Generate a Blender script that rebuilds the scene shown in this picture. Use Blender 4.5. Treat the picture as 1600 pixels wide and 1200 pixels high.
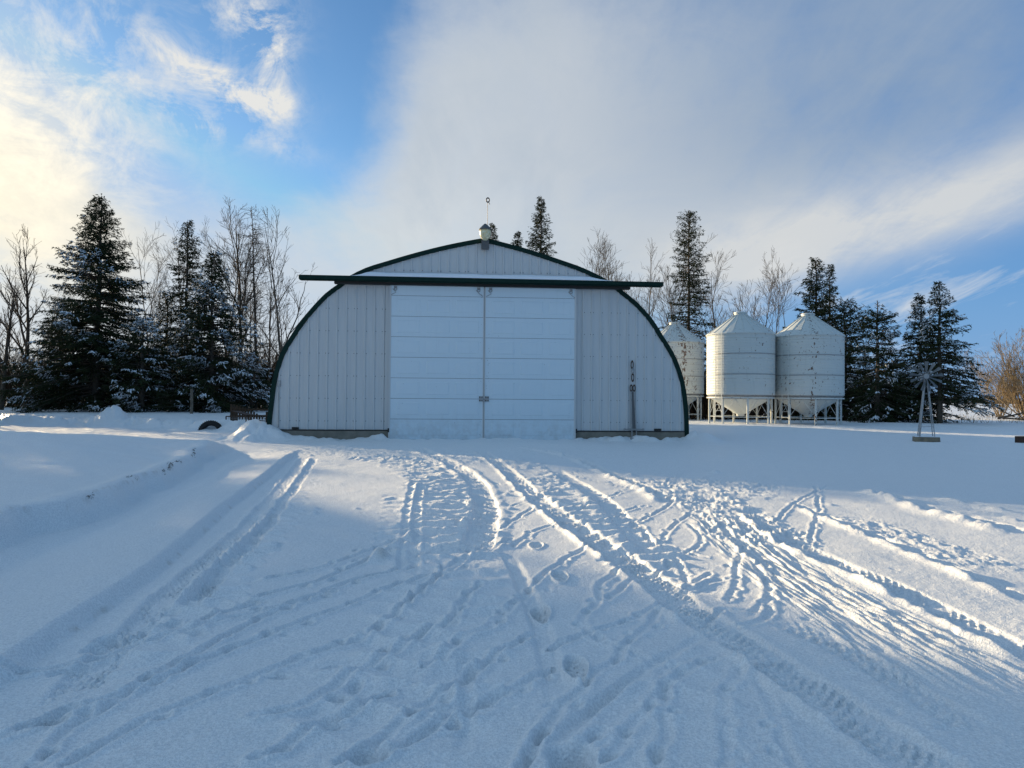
import bpy, math, random
import numpy as np
from mathutils import Matrix, Vector

# ---------------------------------------------------------------- camera, light, sky
C = bpy.context.scene
for o in list(bpy.data.objects): bpy.data.objects.remove(o)
F, H = 1109.0, 1.45                       # focal length in photo pixels, eye height in metres
PITCH, ROLL = math.radians(91.05), math.radians(0.45)
RM = Matrix.Rotation(PITCH, 3, 'X') @ Matrix.Rotation(ROLL, 3, 'Z')
cam = bpy.data.cameras.new('camera'); co = bpy.data.objects.new('camera', cam)
C.collection.objects.link(co); C.camera = co
cam.sensor_width = 36; cam.lens = F / 1600 * 36; cam.clip_start = 0.05; cam.clip_end = 6000
co.matrix_world = Matrix.Translation((0, 0, H)) @ RM.to_4x4()
SUN_AZ, SUN_EL = math.radians(-47.0), math.radians(8.5)      # azimuth from +Y, clockwise
SD = Vector((math.sin(SUN_AZ) * math.cos(SUN_EL), math.cos(SUN_AZ) * math.cos(SUN_EL), math.sin(SUN_EL)))
sl = bpy.data.lights.new('sun', 'SUN'); so = bpy.data.objects.new('sun', sl); C.collection.objects.link(so)
sl.energy = 5.0; sl.angle = math.radians(0.6); sl.color = (1.0, 0.76, 0.45)
so.rotation_euler = SD.to_track_quat('Z', 'Y').to_euler(); so.location = (0, 0, 30)
C.view_settings.view_transform = 'Standard'; C.view_settings.look = 'None'
C.view_settings.exposure = 0.92; C.view_settings.gamma = 1.0

W = bpy.data.worlds.new('World'); C.world = W; W.use_nodes = True
wn = W.node_tree; wn.nodes.clear()
class X:                                   # tiny expression builder on shader nodes
    nt = wn
    def __init__(s, sock): s.s = sock
    @staticmethod
    def m(op, *a, clamp=False):
        n = X.nt.nodes.new('ShaderNodeMath'); n.operation = op; n.use_clamp = clamp
        for i, v in enumerate(a):
            if isinstance(v, X): X.nt.links.new(v.s, n.inputs[i])
            else: n.inputs[i].default_value = v
        return X(n.outputs[0])
    def __add__(s, o): return X.m('ADD', s, o)
    __radd__ = __add__
    def __sub__(s, o): return X.m('SUBTRACT', s, o)
    def __rsub__(s, o): return X.m('SUBTRACT', o, s)
    def __mul__(s, o): return X.m('MULTIPLY', s, o)
    __rmul__ = __mul__
    def __truediv__(s, o): return X.m('DIVIDE', s, o)
    def clamp(s): return X.m('ADD', s, 0.0, clamp=True)
    def step(s, a, b):
        n = X.nt.nodes.new('ShaderNodeMapRange'); n.interpolation_type = 'SMOOTHSTEP'
        X.nt.links.new(s.s, n.inputs[0]); n.inputs[1].default_value = a; n.inputs[2].default_value = b
        return X(n.outputs[0])
def xyz(a, b, c):
    n = X.nt.nodes.new('ShaderNodeCombineXYZ')
    for i, v in enumerate((a, b, c)):
        if isinstance(v, X): X.nt.links.new(v.s, n.inputs[i])
        else: n.inputs[i].default_value = v
    return X(n.outputs[0])
def noise(vec, scale, detail=5, rough=0.55, dist=0.0):
    n = X.nt.nodes.new('ShaderNodeTexNoise'); X.nt.links.new(vec.s, n.inputs['Vector'])
    n.inputs['Scale'].default_value = scale; n.inputs['Detail'].default_value = detail
    n.inputs['Roughness'].default_value = rough; n.inputs['Distortion'].default_value = dist
    return X(n.outputs[0])
def mixc(f, a, b, mode='MIX'):
    n = X.nt.nodes.new('ShaderNodeMix'); n.data_type = 'RGBA'; n.blend_type = mode
    for i, v in ((0, f), (6, a), (7, b)):
        if isinstance(v, X): X.nt.links.new(v.s, n.inputs[i])
        else: n.inputs[i].default_value = v if i == 0 else (*v, 1)
    return X(n.outputs[2])
tc = wn.nodes.new('ShaderNodeTexCoord'); sp = wn.nodes.new('ShaderNodeSeparateXYZ')
wn.links.new(tc.outputs['Generated'], sp.inputs[0])
dx, dy, dz = (X(sp.outputs[i]) for i in range(3))
AZ = X.m('ARCTAN2', dx, dy) * (180 / math.pi)         # degrees, clockwise from the building's direction
EL = X.m('ARCSINE', dz) * (180 / math.pi)
sky = wn.nodes.new('ShaderNodeTexSky'); sky.sky_type = 'NISHITA'; sky.sun_disc = False
sky.sun_elevation = SUN_EL; sky.sun_rotation = SUN_AZ % (2 * math.pi)
sky.altitude = 500; sky.air_density = 1.0; sky.dust_density = 0.6; sky.ozone_density = 1.6
def azel(px, py):
    d = RM @ Vector(((px - 800) / F, -(py - 600) / F, -1)); d.normalize()
    return math.degrees(math.atan2(d.x, d.y)), math.degrees(math.asin(d.z))
wv = xyz(dx, dy, dz)
zc = X.m('MAXIMUM', dz, 0.0) + 0.19
flat = xyz(dx / zc, dy / zc, 0.0)                     # the cloud layer seen as a plane overhead
rotm = wn.nodes.new('ShaderNodeMapping'); wn.links.new(flat.s, rotm.inputs[0])
rotm.inputs['Rotation'].default_value = (0, 0, math.radians(62)); rotm.inputs['Scale'].default_value = (1.0, 0.28, 1.0)
streakv = X(rotm.outputs[0])
nA = noise(streakv, 1.6, 6, 0.55, 0.4) - 0.5
nB = noise(wv, 5.5, 7, 0.6, 0.6) - 0.5
nC = noise(flat, 4.2, 8, 0.66, 0.8) - 0.5
nE = noise(wv, 2.2, 3, 0.5) - 0.5
nG = noise(wv, 16.0, 8, 0.7, 0.5) - 0.5
def blob(px, py, rx, ry, ang=0.0, warp=4.0, p=1.0):
    """soft elliptical patch of the sky, centred on a direction; radii in degrees"""
    a, e = azel(px, py); ca, sa = math.cos(math.radians(ang)), math.sin(math.radians(ang))
    u = AZ - a + nB * warp; v = EL - e + nE * warp
    p1 = (u * ca + v * sa) / rx; p2 = (v * ca - u * sa) / ry
    return X.m('EXPONENT', (p1 * p1 + p2 * p2) * -p)
G1 = lambda *a, **k: blob(*a, **k)
veil = 0.16 + nA * 0.55 + nB * 0.30 \
    + G1(790, 190, 13, 9, 0) * 0.60 + G1(930, 40, 14, 8) * 0.30 + G1(700, 330, 18, 7) * 0.55 \
    + G1(330, 400, 20, 6) * 0.50 + G1(1230, 150, 20, 14) * 0.42 + G1(1500, 40, 14, 10) * 0.30 \
    + G1(1000, 330, 12, 6) * 0.42 + G1(40, 260, 6, 5) * 0.6 + G1(10, 60, 7, 9, 0) * 0.30 + G1(110, 330, 8, 4) * 0.4 \
    - G1(505, 130, 5.5, 9, -20, 8) * 0.62 - G1(235, 285, 7, 3.2, 0, 4) * 0.55 - G1(250, 30, 10, 7) * 0.42 - G1(470, 250, 7, 4, 0, 4) * .3
nF = noise(streakv, 4.5, 8, 0.62, 0.5) - 0.5
veil = veil + X.m('ABSOLUTE', AZ).step(42, 70) * 0.5 + EL.step(38, 60) * 0.4
veil = (veil + nF * .75 + nC * .40 + nG * .25).step(-0.02, 1.18)
hole = blob(1480, 412, 15, 2.6, 13, 1.5) + blob(1560, 480, 9, 3.0, 8, 2.0) * 0.8 + blob(1300, 480, 12, 3, 10, 2) * .5 + blob(1560, 570, 10, 3, 0, 1.5) * .35
band = blob(1420, 335, 16, 2.6, 13, 1.5) + blob(1170, 385, 9, 3.0, 12, 2) * .8
wisp = (blob(318, 112, 4.2, 1.3, -16, 2.2) + blob(425, 95, 1.2, 3.6, 8, 2.2) + blob(395, 150, 2.8, 1.4, 0, 2) + blob(385, 15, 3, 2, 0, 3)
        + blob(290, 185, 2, .8, -15, 2) * 0.8 + blob(370, 200, 5, 1.0, -12, 2) * 0.5 + blob(60, 215, 8, 8, 0, 3) * 0.6 + blob(130, 90, 6, 6, 0, 3) * .35) * (nC * 3.0 + nG * 4.0 + 0.42)
strk = ((nF + nA * .6) * 5.0 - 0.25).clamp() * (EL.step(15, 8) * EL.step(1, 4) * AZ.step(10, 24)) * 0.9
dn = wn.nodes.new('ShaderNodeVectorMath'); dn.operation = 'DOT_PRODUCT'
wn.links.new(wv.s, dn.inputs[0]); dn.inputs[1].default_value = tuple(SD)
glow = X(dn.outputs['Value']).step(0.915, 1.0)
SKY = 0.10
skyc = mixc(1.0, X(sky.outputs[0]), (SKY * 0.52, SKY * 0.76, SKY * 1.0), 'MULTIPLY')
capn = wn.nodes.new('ShaderNodeVectorMath'); capn.operation = 'MINIMUM'; wn.links.new(skyc.s, capn.inputs[0]); capn.inputs[1].default_value = (.20, .30, .44); skyc = X(capn.outputs[0])
skyc = mixc(EL.step(13, 1) * .85, skyc, mixc(AZ.step(-20, 20), (.365, .385, .39), (.20, .295, .385)))
skyc = mixc(AZ.step(-10, 25) * EL.step(40, 20) * .6, skyc, (.05, .15, .35))
cloud = mixc(AZ.step(-10, 30), (0.345, 0.362, 0.375), (0.150, 0.198, 0.268))
cloud = mixc(EL.step(22, 8) * 0.6, cloud, (0.36, 0.38, 0.385))
side = AZ.step(-40, -62) * AZ.step(-165, -120)          # unseen cloud on the left brightened, so shaded relief gets directional light
cloud = mixc(X.m('ABSOLUTE', AZ).step(45, 95), cloud, (0.08, 0.15, 0.24))
cloud = mixc(EL.step(38, 60), cloud, (0.11, 0.195, 0.29))
cloud = mixc(side * EL.step(75, 45), cloud, (0.42, 0.53, 0.62))
cloud = mixc(glow, cloud, (0.60, 0.54, 0.41))
cloud = mixc((nA * 1.5 + nB * 1.0 + nF * 1.3 + .04).clamp() * 0.8, cloud, mixc(glow, (0.20, 0.245, 0.30), (.34, .36, .36)))
col = mixc((veil * 0.93).clamp(), skyc, cloud)
col = mixc((hole * 1.1 - nB * .5).clamp(), col, skyc)
col = mixc((band * (1.0 + nF * 1.5 + nC * .8)).clamp() * .85, col, (0.37, 0.375, 0.37))
col = mixc((wisp.clamp() + strk * 0.7).clamp(), col, mixc(glow, (0.42, 0.42, 0.41), (0.74, 0.66, 0.50)))
bg = wn.nodes.new('ShaderNodeBackground'); wn.links.new(col.s, bg.inputs[0]); bg.inputs[1].default_value = 1.0
wo = wn.nodes.new('ShaderNodeOutputWorld'); wn.links.new(bg.outputs[0], wo.inputs[0])

# ---------------------------------------------------------------- helpers
def new_obj(name, verts, faces, mat=None, parent=None, loc=None, smooth=False, mats=None, mi=None):
    me = bpy.data.meshes.new(name)
    v = np.asarray(verts, dtype=np.float32).reshape(-1, 3)
    if isinstance(faces, np.ndarray):
        k = faces.shape[1]; me.vertices.add(len(v)); me.vertices.foreach_set('co', v.ravel())
        me.loops.add(faces.size); me.loops.foreach_set('vertex_index', faces.astype(np.int32).ravel())
        me.polygons.add(len(faces)); me.polygons.foreach_set('loop_start', np.arange(0, faces.size, k, dtype=np.int32))
        me.update(calc_edges=True)
    else:
        me.from_pydata([tuple(map(float, p)) for p in v], [], [tuple(int(i) for i in f) for f in faces]); me.update()
    if mats:
        for m in mats: me.materials.append(m)
        if mi is not None: me.polygons.foreach_set('material_index', np.asarray(mi, dtype=np.int32))
    elif mat: me.materials.append(mat)
    if smooth: me.polygons.foreach_set('use_smooth', np.ones(len(me.polygons), dtype=bool))
    o = bpy.data.objects.new(name, me); C.collection.objects.link(o)
    if parent: o.parent = parent
    if loc is not None: o.location = loc
    return o
def tag(o, label=None, cat=None, group=None, kind=None):
    for k, v in (('label', label), ('category', cat), ('group', group), ('kind', kind)):
        if v: o[k] = v
    return o
def thing(name, label, cat, loc, rz=0.0, group=None):
    o = bpy.data.objects.new(name, None); C.collection.objects.link(o); o.empty_display_size = 0.3
    o.location = loc; o.rotation_euler = (0, 0, rz); return tag(o, label, cat, group)
class MB:
    def __init__(s): s.v = []; s.f = []
    def add(s, v, f):
        n = len(s.v); s.v += [tuple(p) for p in v]; s.f += [tuple(i + n for i in q) for q in f]; return s
    def box(s, x0, x1, y0, y1, z0, z1, c=0.0):
        v = [(x, y, z) for z in (z0, z1) for y in (y0, y1) for x in (x0, x1)]
        return s.add(v, [(0, 2, 3, 1), (4, 5, 7, 6), (0, 1, 5, 4), (2, 6, 7, 3), (0, 4, 6, 2), (1, 3, 7, 5)])
    def tube(s, pts, r, k=8, cap=True):
        pts = [Vector(p) for p in pts]; r = r if hasattr(r, '__len__') else [r] * len(pts)
        v = []; f = []; up = None
        for i, p in enumerate(pts):
            t = (pts[min(i + 1, len(pts) - 1)] - pts[max(i - 1, 0)]).normalized()
            a = t.orthogonal().normalized() if up is None else (up - t * up.dot(t)).normalized()
            up = a; b = t.cross(a)
            for j in range(k):
                q = 2 * math.pi * j / k; v.append(p + (a * math.cos(q) + b * math.sin(q)) * r[i])
        for i in range(len(pts) - 1):
            for j in range(k): f.append((i * k + j, i * k + (j + 1) % k, (i + 1) * k + (j + 1) % k, (i + 1) * k + j))
        if cap: f.append(tuple(range(k - 1, -1, -1))); f.append(tuple((len(pts) - 1) * k + j for j in range(k)))
        return s.add(v, f)
    def lathe(s, prof, k=32, cx=0.0, cy=0.0, a0=0.0, arc=None):
        v = []; f = []; n = k if arc is None else k + 1; w = 2 * math.pi if arc is None else arc
        for (r, z) in prof:
            for j in range(n):
                q = a0 + w * j / k; v.append((cx + r * math.cos(q), cy + r * math.sin(q), z))
        for i in range(len(prof) - 1):
            for j in range(k):
                j2 = (j + 1) % n; f.append((i * n + j, i * n + j2, (i + 1) * n + j2, (i + 1) * n + j))
        return s.add(v, f)
    def torus(s, c, R, r, axis='Y', k=20, m=8, sx=1.0, sz=1.0):
        v = []; f = []
        for i in range(k):
            a = 2 * math.pi * i / k
            for j in range(m):
                b = 2 * math.pi * j / m; q = R + r * math.cos(b)
                p = (q * math.cos(a) * sx, r * math.sin(b), q * math.sin(a) * sz)
                if axis == 'X': p = (p[1], p[0], p[2])
                if axis == 'Z': p = (p[0], p[2], p[1])
                v.append((c[0] + p[0], c[1] + p[1], c[2] + p[2]))
        for i in range(k):
            for j in range(m):
                f.append((i * m + j, ((i + 1) % k) * m + j, ((i + 1) % k) * m + (j + 1) % m, i * m + (j + 1) % m))
        return s.add(v, f)
    def build(s, name, mat, parent=None, loc=None, smooth=False, bevel=0.0):
        o = new_obj(name, s.v, s.f, mat, parent, loc, smooth)
        if bevel:
            b = o.modifiers.new('bevel', 'BEVEL'); b.width = bevel; b.segments = 2; b.limit_method = 'ANGLE'
        return o
def lattice(ix, iy, seed):
    h = (ix.astype(np.int64) * 374761393 + iy.astype(np.int64) * 668265263 + seed * 1442695040888963) & 0x7fffffff
    h = ((h ^ (h >> 13)) * 1274126177) & 0x7fffffff; h = h ^ (h >> 16)
    return (h & 0xffff).astype(np.float64) / 65535.0
def vn(x, y, seed=0):
    x = np.asarray(x, float); y = np.asarray(y, float)
    ix = np.floor(x); iy = np.floor(y); fx = x - ix; fy = y - iy
    fx = fx * fx * fx * (fx * (fx * 6 - 15) + 10); fy = fy * fy * fy * (fy * (fy * 6 - 15) + 10)
    a = lattice(ix, iy, seed); b = lattice(ix + 1, iy, seed); c = lattice(ix, iy + 1, seed); d = lattice(ix + 1, iy + 1, seed)
    return (a * (1 - fx) + b * fx) * (1 - fy) + (c * (1 - fx) + d * fx) * fy - 0.5
def fbm(x, y, seed=0, o=4, g=0.5):
    s = 0; a = 1.0
    for i in range(o):
        s = s + a * vn(x * 2 ** i + 17.3 * i, y * 2 ** i - 9.1 * i, seed + i); a *= g
    return s
def sm(x): x = np.clip(x, 0, 1); return x * x * (3 - 2 * x)
def at(px, py, z=0.0):                     # where the sight line of a photo pixel meets height z
    d = RM @ Vector(((px - 800) / F, -(py - 600) / F, -1)); t = (z - H) / d.z
    return d.x * t, d.y * t
def far_x(px, y): return (px - 800) / F * y
def top_z(px, py, y):                      # height that a thing y metres away must have to reach a pixel row
    d = RM @ Vector(((px - 800) / F, -(py - 600) / F, -1)); return H + d.z / d.y * y

# ---------------------------------------------------------------- materials
def mat(name, base, rough=0.6, metal=0.0, spec=0.4, nz=None, bump=None, fn=None):
    m = bpy.data.materials.new(name); m.use_nodes = True; nt = m.node_tree; X.nt = nt
    b = nt.nodes['Principled BSDF']; b.inputs['Base Color'].default_value = (*base, 1); b.inputs['Roughness'].default_value = rough
    b.inputs['Metallic'].default_value = metal; b.inputs['Specular IOR Level'].default_value = spec
    t = nt.nodes.new('ShaderNodeTexCoord'); oc = X(t.outputs['Object'])
    if nz:                                  # (scale, amount, second colour)
        f = noise(oc, nz[0], 6, 0.62).step(0.5 - nz[1], 0.5 + nz[1])
        nt.links.new(mixc(f, base, nz[2]).s, b.inputs['Base Color'])
    if fn: nt.links.new(fn(oc).s, b.inputs['Base Color'])
    if bump:
        h = noise(oc, bump[0], 4, 0.6); bn = nt.nodes.new('ShaderNodeBump')
        bn.inputs['Strength'].default_value = 1.0; bn.inputs['Distance'].default_value = bump[1]
        nt.links.new(h.s, bn.inputs['Height']); nt.links.new(bn.outputs[0], b.inputs['Normal'])
    return m
def sep(v):
    n = X.nt.nodes.new('ShaderNodeSeparateXYZ'); X.nt.links.new(v.s, n.inputs[0]); return [X(n.outputs[i]) for i in range(3)]
def map_(v, sc):
    n = X.nt.nodes.new('ShaderNodeMapping'); X.nt.links.new(v.s, n.inputs[0]); n.inputs['Scale'].default_value = sc; return X(n.outputs[0])
M = {}
def snowfn(oc):
    at_ = X.nt.nodes.new('ShaderNodeAttribute'); at_.attribute_name = 'dirt'
    d = X(at_.outputs['Fac']); g = noise(oc, 14, 6, 0.7)
    f = (d * (g * 2.2 - 0.35)).clamp(); cr = noise(oc, 75, 2, 0.8).step(0.36, 0.64)
    return mixc(f, mixc(cr, (0.76, 0.785, 0.81), (0.96, 0.975, 0.985)), (0.30, 0.24, 0.16))
def snow_mat():
    m = mat('snow', (0.88, 0.9, 0.93), 0.5, spec=0.35, fn=snowfn); nt = m.node_tree; X.nt = nt
    b = nt.nodes['Principled BSDF']; t = nt.nodes.new('ShaderNodeTexCoord'); oc = X(t.outputs['Object'])
    h = noise(oc, 34, 3, 0.75) * 0.030 + noise(oc, 110, 2, 0.8) * 0.016
    bn = nt.nodes.new('ShaderNodeBump'); bn.inputs['Strength'].default_value = 0.6; bn.inputs['Distance'].default_value = 1.0
    nt.links.new(h.s, bn.inputs['Height']); nt.links.new(bn.outputs[0], b.inputs['Normal']); return m
M['snow'] = snow_mat()
M['tsnow'] = mat('branch_snow', (0.82, 0.85, 0.9), 0.7, spec=0.2)
M['needle'] = mat('needles', (0.022, 0.034, 0.017), 0.85, spec=0.1, nz=(1.3, 0.2, (0.042, 0.052, 0.022)))
M['bark'] = mat('bark', (0.070, 0.055, 0.042), 0.9, spec=0.1, nz=(6, 0.2, (0.13, 0.11, 0.09)))
M['palebark'] = mat('pale_bark', (0.15, 0.125, 0.10), 0.85, spec=0.1, nz=(2.5, 0.25, (0.085, 0.07, 0.055)))
M['tanbark'] = mat('tan_bark', (0.20, 0.15, 0.10), 0.85, spec=0.1, nz=(1.0, 0.3, (0.32, 0.25, 0.15)))
def panelfn(oc):
    x, y, z = sep(oc)
    f = noise(map_(oc, (3.0, 3.0, 0.25)), 2.0, 6, 0.6).step(0.35, 0.75) * 0.5 + z.step(1.3, 0.2) * 0.0
    g = noise(oc, 7, 5, 0.7).step(0.58, 0.8) * 0.30
    return mixc(g, mixc(f, (0.60, 0.61, 0.61), (0.51, 0.52, 0.53)), (0.40, 0.40, 0.39))
M['panel'] = mat('white_steel_panel', (0.6, 0.6, 0.6), 0.42, spec=0.4, fn=panelfn, bump=(2.5, 0.010))
def doorfn(oc):
    x, y, z = sep(oc)
    low = (z.step(1.1, 0.1)) * noise(oc, 3.5, 6, 0.7).step(0.35, 0.7)
    g = noise(map_(oc, (6, 6, 0.6)), 1.6, 6, 0.65).step(0.5, 0.85) * 0.35
    return mixc(low * 0.45, mixc(g, (0.66, 0.76, 0.82), (0.54, 0.62, 0.68)), (0.40, 0.41, 0.40))
M['door'] = mat('door_paint', (0.65, 0.7, 0.75), 0.42, spec=0.4, fn=doorfn, bump=(1.8, 0.008))
M['green'] = mat('green_trim', (0.003, 0.020, 0.016), 0.6, spec=.15, nz=(5, 0.25, (0.006, 0.028, 0.022)))
M['roof'] = mat('galvanised_roof', (0.5, 0.5, 0.5), 0.4, 0.6, nz=(2, 0.3, (0.38, 0.38, 0.38)))
M['dark'] = mat('dark_metal', (0.018, 0.017, 0.016), 0.6)
M['seam'] = mat('seam_shadow_gap', (0.10, 0.13, 0.16), 0.7)
M['interior_dark'] = mat('interior_dark', (0.03, 0.03, 0.03), 0.9)
M['conc'] = mat('concrete', (0.17, 0.155, 0.125), 0.9, nz=(3, 0.25, (0.26, 0.24, 0.20)), bump=(20, 0.01))
M['steel'] = mat('galvanised_steel', (0.40, 0.41, 0.42), 0.5, 0.35, nz=(8, 0.3, (0.25, 0.25, 0.25)))
M['bladesteel'] = mat('dull_blade_steel', (0.13, 0.14, 0.15), 0.5, 0.6, nz=(6, 0.3, (0.24, 0.25, 0.26)))
M['rust'] = mat('rusty_steel', (0.10, 0.055, 0.03), 0.85, nz=(12, 0.25, (0.05, 0.035, 0.028)))
M['lens'] = mat('yellowed_lens', (0.85, 0.80, 0.58), 0.35, nz=(14, 0.2, (0.62, 0.50, 0.25)))
M['hood'] = mat('grey_hood', (0.12, 0.12, 0.12), 0.5, 0.3)
M['wood'] = mat('weathered_wood', (0.20, 0.17, 0.13), 0.9, nz=(9, 0.25, (0.11, 0.09, 0.07)), bump=(30, 0.01))
M['brownwood'] = mat('brown_wood', (0.085, 0.048, 0.024), 0.85, nz=(8, 0.25, (0.04, 0.024, 0.015)), bump=(30, 0.01))
M['darkwood'] = mat('dark_wood', (0.035, 0.02, 0.014), 0.8, nz=(8, 0.25, (0.06, 0.035, 0.025)))
M['tanwood'] = mat('old_planter_wood', (0.30, 0.25, 0.17), 0.9, nz=(8, 0.25, (0.14, 0.13, 0.11)))
M['rubber'] = mat('tyre_rubber', (0.015, 0.015, 0.016), 0.75, bump=(40, 0.01))
M['brush'] = mat('brush', (0.035, 0.026, 0.018), 0.9, spec=0.1, nz=(1.0, 0.25, (0.07, 0.045, 0.028)))
M['farwood'] = mat('far_wood', (0.16, 0.12, 0.09), 0.95, spec=0.0, nz=(0.05, 0.3, (0.11, 0.09, 0.07)))
M['grass'] = mat('dry_grass', (0.30, 0.22, 0.12), 0.9, spec=0.1, nz=(5, 0.3, (0.16, 0.12, 0.07)))

# ---------------------------------------------------------------- ground: snow sheet with every track pressed into it
BX, BY, PSI = -0.945, 23.674, math.radians(4.3)       # gap between the doors, facade turned 4.3 degrees
UX, UY = math.cos(PSI), math.sin(PSI)
SC_Y = [-20, 3, 6.6, 8.8, 11.9, 15.9, 20.1, 23]; SC_X = [-4.0, -4.4, -4.75, -4.8, -5.5, -6.7, -7.5, -8.3]
RG_Y = [-20, 2.5, 3.4, 4.4, 5.7, 9.3, 13.5, 18.5]; RG_X = [-2.0, -2.3, -2.44, -2.6, -2.8, -3.6, -4.45, -5.5]
def base_h(x, y):
    x = np.asarray(x, float); y = np.asarray(y, float); r = np.hypot(x, y)
    h = 0.09 * fbm(x / 7, y / 7, 3, 3) * sm((r - 4) / 10) + 0.02 * fbm(x / 1.1, y / 1.6, 5, 3)
    h = h + 0.006 * fbm(x / 0.22, y / 0.3, 8, 3)
    wob = 0.16 * fbm(x / 0.8, y / 0.8, 11, 3)
    S = np.interp(y, SC_Y, SC_X) + wob; d = S - x
    plat = (0.25 + 0.035 * np.clip(d, 0, 3)) * sm(d / 0.26) + 0.05 * np.exp(-(d - 0.36) ** 2 / 0.03)
    plat = plat + 0.30 * np.exp(-((x + 12.5) / 4.6) ** 2 - ((y - 15.2) / 2.9) ** 2) * sm((d - 0.4) / 2)
    plat = plat + 0.12 * np.exp(-((x + 7.6) / 1.3) ** 2 - ((y - 17.6) / 2.0) ** 2) * sm(d + 0.3)
    plat = plat * (1 - sm((y - 16.6 - 0.8 * wob - 0.12 * (x + 8)) / 3.2))
    h = h + plat * sm((34 + x) / 8) + 0.028 * fbm(x / 1.6, y / 0.45, 21, 4) * sm(d / 0.6) * (1 - sm((y - 17) / 3))
    R = np.interp(y, RG_Y, RG_X) - .14 + 0.22 * wob; e = x - R; yf = 1 - sm((y - 16) / 3.5)
    h = h + 0.10 * yf * np.where(e < 0, np.exp(-(e / 0.65) ** 2), 1 - sm(e / 0.13))
    h = h - 0.05 * sm((R - x - 0.8) / 0.5) * sm((x - S) / 0.4) * yf
    # ploughed bank left of the building, and the drifts at the building's corners
    for (x0, y0, x1, y1, w, a, sd) in ((-40, 35, -17.5, 32.0, .70, .40, 31), (-18, 32.0, -9.4, 27.6, .60, .34, 33), (-30, 38, -12, 36.5, 1.6, .10, 37)):
        vx, vy = x1 - x0, y1 - y0; L2 = vx * vx + vy * vy
        t = np.clip(((x - x0) * vx + (y - y0) * vy) / L2, 0, 1); dd = np.hypot(x - x0 - t * vx, y - y0 - t * vy)
        lump = np.clip(1 + 1.4 * fbm(x / 0.9, y / 0.6, sd, 4, .6), 0.4, 1.22)
        h = h + a * np.exp(-(dd / w) ** 2) * lump
    u = (x - BX) * UX + (y - BY) * UY; v = -(x - BX) * UY + (y - BY) * UX
    h = h + 0.58 * np.exp(-(np.abs(u + 7.45) / 0.60) ** 2.6 - (np.abs(v - 0.2) / 1.0) ** 2) + 0.22 * np.exp(-((u + 6.6) / 0.45) ** 2 - ((v + 0.45) / 0.5) ** 2) + .22 * fbm(x / .45, y / .45, 55, 3) * np.exp(-((u + 7.3) / 1.2) ** 2 - (v / 1.2) ** 2)
    h = h + 0.32 * np.exp(-((u - 7.45) / 0.5) ** 2 - ((v + 0.1) / 1.0) ** 2)
    fr = np.exp(-((v + 0.25) / 0.35) ** 2) * (np.abs(u) < 7.2)
    h = h + fr * (0.10 + 0.26 * fbm(u / 0.5, v / 0.5, 41, 3)) * (0.35 + 0.65 * sm((np.abs(u) - 3.0) / 0.3))
    h = h + 0.34 * sm((y - 33) / 9) * sm((-8 - x) / 5) + 0.05 * sm((y - 30) / 8)
    h = h - 0.10 * sm((y - 60) / 60) * sm((x - 10) / 20)
    return h
def gz(x, y): return float(base_h(np.array([x]), np.array([y]))[0])

def smooth_poly(P, step=0.12):
    P = np.array(P, float); Q = np.vstack([2 * P[0] - P[1], P, 2 * P[-1] - P[-2]]); out = []
    for i in range(1, len(Q) - 2):
        n = max(2, int(np.linalg.norm(Q[i + 1] - Q[i]) / step)); t = np.linspace(0, 1, n, endpoint=False)[:, None]
        out.append(0.5 * (2 * Q[i] + (Q[i + 1] - Q[i - 1]) * t + (2 * Q[i - 1] - 5 * Q[i] + 4 * Q[i + 1] - Q[i + 2]) * t ** 2
                          + (3 * Q[i] - Q[i - 1] - 3 * Q[i + 1] + Q[i + 2]) * t ** 3))
    return np.vstack(out + [P[-1:]])
def px_line(L, z=0.0): return [at(a, b, z) for a, b in L]
def near(VX, VY, P, R):
    """vertices within R of a polyline: index, signed distance (right positive), arclength"""
    P = np.asarray(P); seg = P[1:] - P[:-1]; ln = np.hypot(seg[:, 0], seg[:, 1]); cum = np.r_[0, np.cumsum(ln)]
    x0, y0 = P.min(0) - R; x1, y1 = P.max(0) + R
    idx = np.nonzero((VX > x0) & (VX < x1) & (VY > y0) & (VY < y1))[0]
    bd = np.full(len(idx), 1e9); bs = np.zeros(len(idx)); sg = np.zeros(len(idx)); X_ = VX[idx]; Y_ = VY[idx]
    CH = 8
    for c in range(0, len(seg), CH):
        q = P[c:c + CH + 1]; a0 = q.min(0) - R; a1 = q.max(0) + R
        k = np.nonzero((X_ > a0[0]) & (X_ < a1[0]) & (Y_ > a0[1]) & (Y_ < a1[1]))[0]
        if not len(k): continue
        for i in range(c, min(c + CH, len(seg))):
            l = ln[i]
            if l < 1e-6: continue
            dxx = X_[k] - P[i, 0]; dyy = Y_[k] - P[i, 1]
            t = np.clip((dxx * seg[i, 0] + dyy * seg[i, 1]) / l ** 2, 0, 1)
            ex = dxx - t * seg[i, 0]; ey = dyy - t * seg[i, 1]; d = np.hypot(ex, ey)
            s_ = np.sign(dxx * seg[i, 1] - dyy * seg[i, 0]); w = d < bd[k]
            kk = k[w]; bd[kk] = d[w]; bs[kk] = cum[i] + t[w] * l; sg[kk] = s_[w]
    m = bd < R
    return idx[m], (bd * sg)[m], bs[m], cum[-1]
RNG = np.random.default_rng(7)
def fade(s, L, a=0.5, b=0.5): return sm(s / a) * sm((L - s) / b)
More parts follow.
